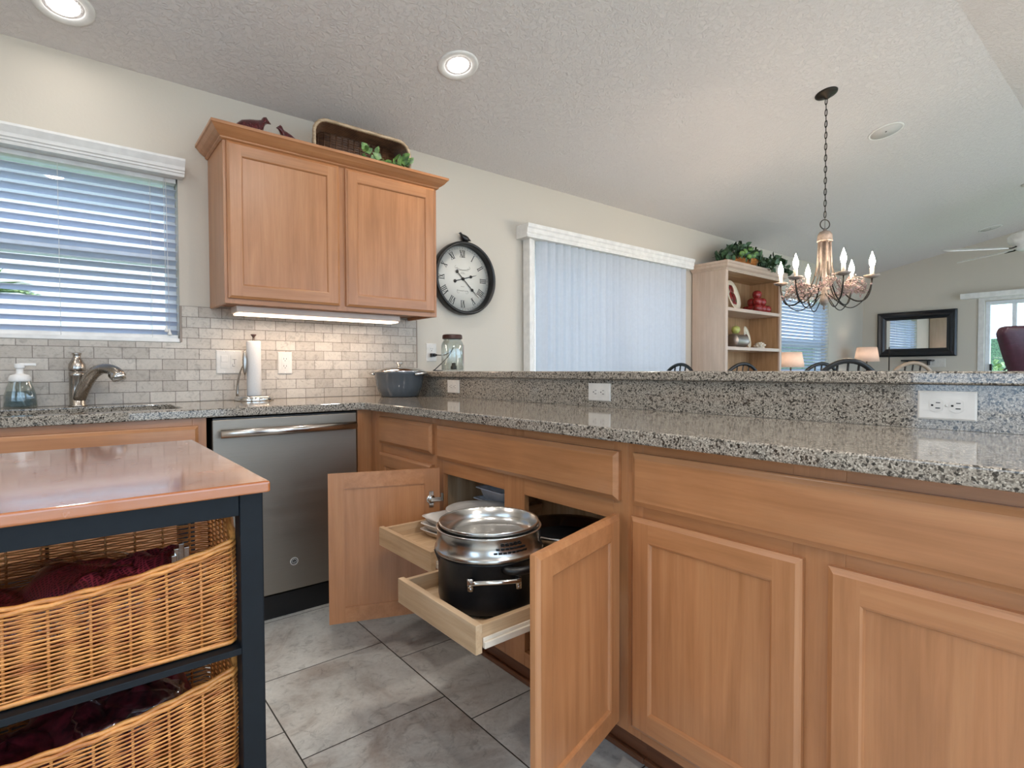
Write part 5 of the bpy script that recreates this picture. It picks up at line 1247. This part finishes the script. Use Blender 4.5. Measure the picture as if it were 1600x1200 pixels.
for x, z in ((4.0, 2.19), (4.08, 2.15), (4.16, 2.17), (4.1, 2.22), (4.22, 2.19), (3.94, 2.16)): mb.sphere((x, -.36, z), .026, 12, 8)
mb.build('green_fruit', 'leaf', pl)

# ------------------------------------------------------------------ dining room
sb = empty('sideboard', (6.2, -.32, 0), 'dark sideboard under the dining window', 'sideboard')
MB().box(4.95, 7.75, -.56, -.10, .76, .80).build('top', 'blackwood', sb, .004)
for x in (4.97, 5.9, 6.83): MB().box(x, x + .90, -.54, -.12, .10, .76).build('cupboard', 'blackwood', sb, .003)
for x in (4.98, 7.66):
    for y in (-.53, -.17): MB().box(x, x + .05, y, y + .05, 0, .1).build('leg', 'blackwood', sb)
def lamp(x, y, zt, hs, w, label):
    r = empty('table_lamp', (x, y, .8005), label, 'table lamp', 'sideboard lamps')
    MB().lathe([(.0001, 0), (.06, 0), (.062, .012), (.02, .02), (.03, .08), (.045, .14), (.02, .20), (.008, .22), (.008, zt - hs * .4 - .80), (.0001, zt - hs * .4 - .80)], (x, y, .8005), 24).build('base', 'bronze', r)
    MB().lathe([(w * .5, zt - hs), (w * .40, zt), (w * .395, zt), (w * .495, zt - hs)], (x, y, 0), 36, close=True).build('lamp_shade', 'shade', r)
    MB().sphere((x, y, zt - hs * .5), .028, 12, 8).build('bulb', M['lampbulb'], r)
M['lampbulb'] = emit('lamp_bulb', (1, .86, .74, 1), 45)
lamp(5.06, -.33, 1.245, .165, .27, 'table lamp with pinkish shade in front of the dining window blind')
lamp(7.42, -.30, 1.355, .195, .30, 'table lamp with pinkish shade in the far corner left of the mirror')
mb = MB(); mb.lathe([(.0001, 0), (.05, 0), (.05, .01), (.008, .015), (.006, .55), (.0001, .56)], (7.56, -.52, .8005), 14); mb.build('candlestick', 'bronze', props=dict(label='thin dark candlestick right of the far lamp', cat='candlestick'))
mr = empty('wall_mirror', (XF - .02, -.66, 1.23), 'black-framed rectangular mirror on the far wall', 'mirror')
my0, my1, mz0, mz1 = -1.122, -.200, 1.232, 1.862
TM = lambda u, v, n: (XF - .001 - n, my1 - u, v)
mb = MB(); rings(mb, TM, my1 - my0, mz1 - mz0, mz0, [(0, 0), (0, .03), (.02, .042), (.045, .034), (.07, .03), (.09, .018), (.115, .012)], 0, 0, 0); mb.build('frame', 'blackwood', mr)
MB().box(XF - .0150, XF - .0142, my0 + .113, my1 - .113, mz0 + .113, mz1 - .113).build('mirror_glass', 'mirror', mr)
m = MB(); TS = lambda u, v, n: (XF - .001 - n, -.80 - u, 1.085 + v); rings(m, TS, .20, .115, 0, [(0, 0), (0, .003), (.004, .0055)], 0, 0, 0); s3 = m.build('light_switch', 'white', props=dict(label='wide white multi-gang switch plate under the far mirror', cat='light switch'))
for i in range(4): MB().box(.018 + i * .044, .048 + i * .044, .024, .09, .005, .008, 0, TS).build('rocker', 'white', s3, .001)
sh = empty('wall_shelf', (XF - .08, -.70, 1.165), 'short black wall shelf under the mirror', 'shelf')
MB().box(XF - .16, XF - .001, -.88, -.53, 1.165, 1.185).build('board', 'blackwood', sh, .003)
for y in (-.83, -.60): MB().box(XF - .10, XF - .001, y, y + .015, 1.11, 1.165).build('bracket', 'blackwood', sh)
# dining table
dt = empty('dining_table', (2.78, -1.55, 0), 'round dark dining table under the chandelier', 'dining table')
MB().lathe([(.0001, .72), (.50, .72), (.52, .735), (.52, .75), (.50, .757), (.0001, .757)], (2.78, -1.55, 0), 48).build('tabletop', 'blackwood', dt)
MB().lathe([(.25, 0), (.25, .03), (.08, .08), (.05, .2), (.07, .4), (.05, .6), (.12, .72), (.0001, .72)], (2.78, -1.55, 0), 28).build('pedestal', 'blackwood', dt)
def chair(top, mat, label):
    r = empty('dining_chair', (0, 0, 0), label, 'dining chair', 'arched spindle-back dining chairs'); W = .215
    MB().prism([(.22 * math.cos(t) * (1.05 if math.cos(t) > 0 else 1), .21 * math.sin(t)) for t in [2 * PI * i / 24 for i in range(24)]], .44, .47, 'xy').build('seat', mat, r, .008)
    for x, y in ((.15, .15), (.15, -.15), (-.15, .15), (-.15, -.15)): MB().tube([(x * .9, y * .9, .44), (x * 1.25, y * 1.25, 0)], [.014, .011], 8).build('leg', mat, r)
    pts = []
    for i in range(29):
        t = PI * i / 28; zz = .46 + (top - .475) * (math.sin(t) ** .55); yy = -W * math.cos(t) * (1 if True else 1)
        pts.append((-.16 - .14 * (zz - .46) / (top - .46), yy, zz))
    MB().tube(pts, .0135, 10, flat=1.0).build('back_bow', mat, r)
    for k in range(7):
        y = -.15 + .05 * k; t = math.acos(max(-1, min(1, -y / W))); zz = .46 + (top - .475) * (math.sin(t) ** .55)
        MB().tube([(-.15, y * .8, .46), (-.16 - .14 * (zz - .46) / (top - .46), y, zz)], .006, 6).build('spindle', mat, r)
    m = MB()
    for sg in (-1, 1):
        m.tube([(-.27, sg * (.03 + .02 * math.cos(t)), .86 + .022 * t + .03 * math.sin(t)) for t in [i * .4 for i in range(14)]], .004, 6)
    m.build('scroll', mat, r); return r
c0 = chair(1.118, 'black', 'black arched dining chair nearest the bar, below the chandelier')
M['taupe'] = plain('taupe_bow', '#8b7a68', .4)
spots = [(2.035, -1.952), (2.97, -.90), (3.54, -1.24), (3.61, -1.82), (2.86, -.42)]
labs = ['', 'black arched dining chair in front of the bookcase', 'black arched dining chair partly behind the nearest one', 'light-rimmed arched dining chair below the wall mirror', 'black arched dining chair at the right end of the patio blinds']
for i, (x, y) in enumerate(spots):
    rz = math.atan2(-1.62 - y, 2.62 - x)
    if i == 0: o = c0; face = (2.62 - x, -1.62 - y)
    else: o = copy_tree(c0); o['label'] = labs[i]
    if i == 4: rz = R(178)
    if i in (1, 2, 3): rz = math.atan2(x * 0 + FWD.y, FWD.x) + R((12, 0, -8)[i - 1])
    if i == 0: rz = math.atan2(FWD.y, FWD.x) - R(12)
    o.rotation_euler = (0, 0, rz); o.location = (x + .30 * math.cos(rz), y + .30 * math.sin(rz), 0)
    if i == 3:
        for k_ in kids(o):
            if k_.name.startswith('back_bow'): k_.data = k_.data.copy(); k_.data.materials[0] = M['taupe']
# burgundy bar stool
bs = empty('bar_stool', (1.36, -2.80, 0), 'burgundy leather bar stool back behind the bar at the right edge', 'bar stool')
MB().lathe([(.0001, .70), (.19, .70), (.21, .73), (.20, .77), (.0001, .79)], (1.36, -2.80, 0), 32).build('seat', 'burgundy', bs)
for k in range(4):
    t = PI / 4 + k * PI / 2; MB().tube([(1.36 + .13 * math.cos(t), -2.80 + .13 * math.sin(t), .70), (1.36 + .22 * math.cos(t), -2.80 + .22 * math.sin(t), 0)], .016, 8).build('leg', 'blackwood', bs)
mb = MB(); vs = []; cols = 12
for j, (z_, hw) in enumerate(((.78, .12), (.92, .135), (1.02, .165), (1.10, .20), (1.17, .225), (1.192, .215))):
    for i in range(cols + 1):
        u = -1 + 2 * i / cols; p = Vector((1.36, -2.80, z_)) + rt * (hw * u) + FWD * (-.06 - .05 * (z_ - .78) + .05 * u * u); vs.append(p)
n_ = len(vs); vs2 = [v + FWD * .035 for v in vs]; g = cols + 1
fs = [(j * g + i, j * g + i + 1, (j + 1) * g + i + 1, (j + 1) * g + i) for j in range(5) for i in range(cols)]
fs += [tuple(n_ + a for a in f) for f in fs]; bd_ = [i for i in range(g)] + [j * g + cols for j in range(1, 6)] + [5 * g + i for i in range(cols - 1, -1, -1)] + [j * g for j in range(4, 0, -1)]
fs += [(bd_[i], bd_[(i + 1) % len(bd_)], n_ + bd_[(i + 1) % len(bd_)], n_ + bd_[i]) for i in range(len(bd_))]
mb.add(vs + vs2, fs, 0, True); mb.build('backrest', 'burgundy', bs, .01, 3)
# wrought-iron scroll chair outside the far door
ws = MB(); wx = 9.3
base = Vector((wx, -1.58, -.1))
for sg in (-1, 1): ws.tube([base + Vector((0, .22 * sg, 0)), base + Vector((0, .22 * sg, .95))], .014, 8)
ws.tube([base + Vector((0, .22 * math.cos(t), .95 + .27 * math.sin(t))) for t in [PI * i / 14 for i in range(15)]], .014, 8)
for sg in (-1, 1): ws.tube([base + Vector((0, sg * (.08 + .07 * math.cos(t)), .98 + .07 * math.sin(t))) for t in [2 * PI * i / 14 for i in range(14)]], .01, 6, closed=True)
ws.box(wx, wx + .42, -1.80, -1.36, .32, .35)
for x in (wx + .02, wx + .40):
    for y in (-1.79, -1.38): ws.tube([(x, y, .33), (x, y, -.1)], .012, 6)
ws.build('patio_chair', 'bronze', props=dict(label='dark wrought-iron patio chair outside the far door', cat='patio chair'))
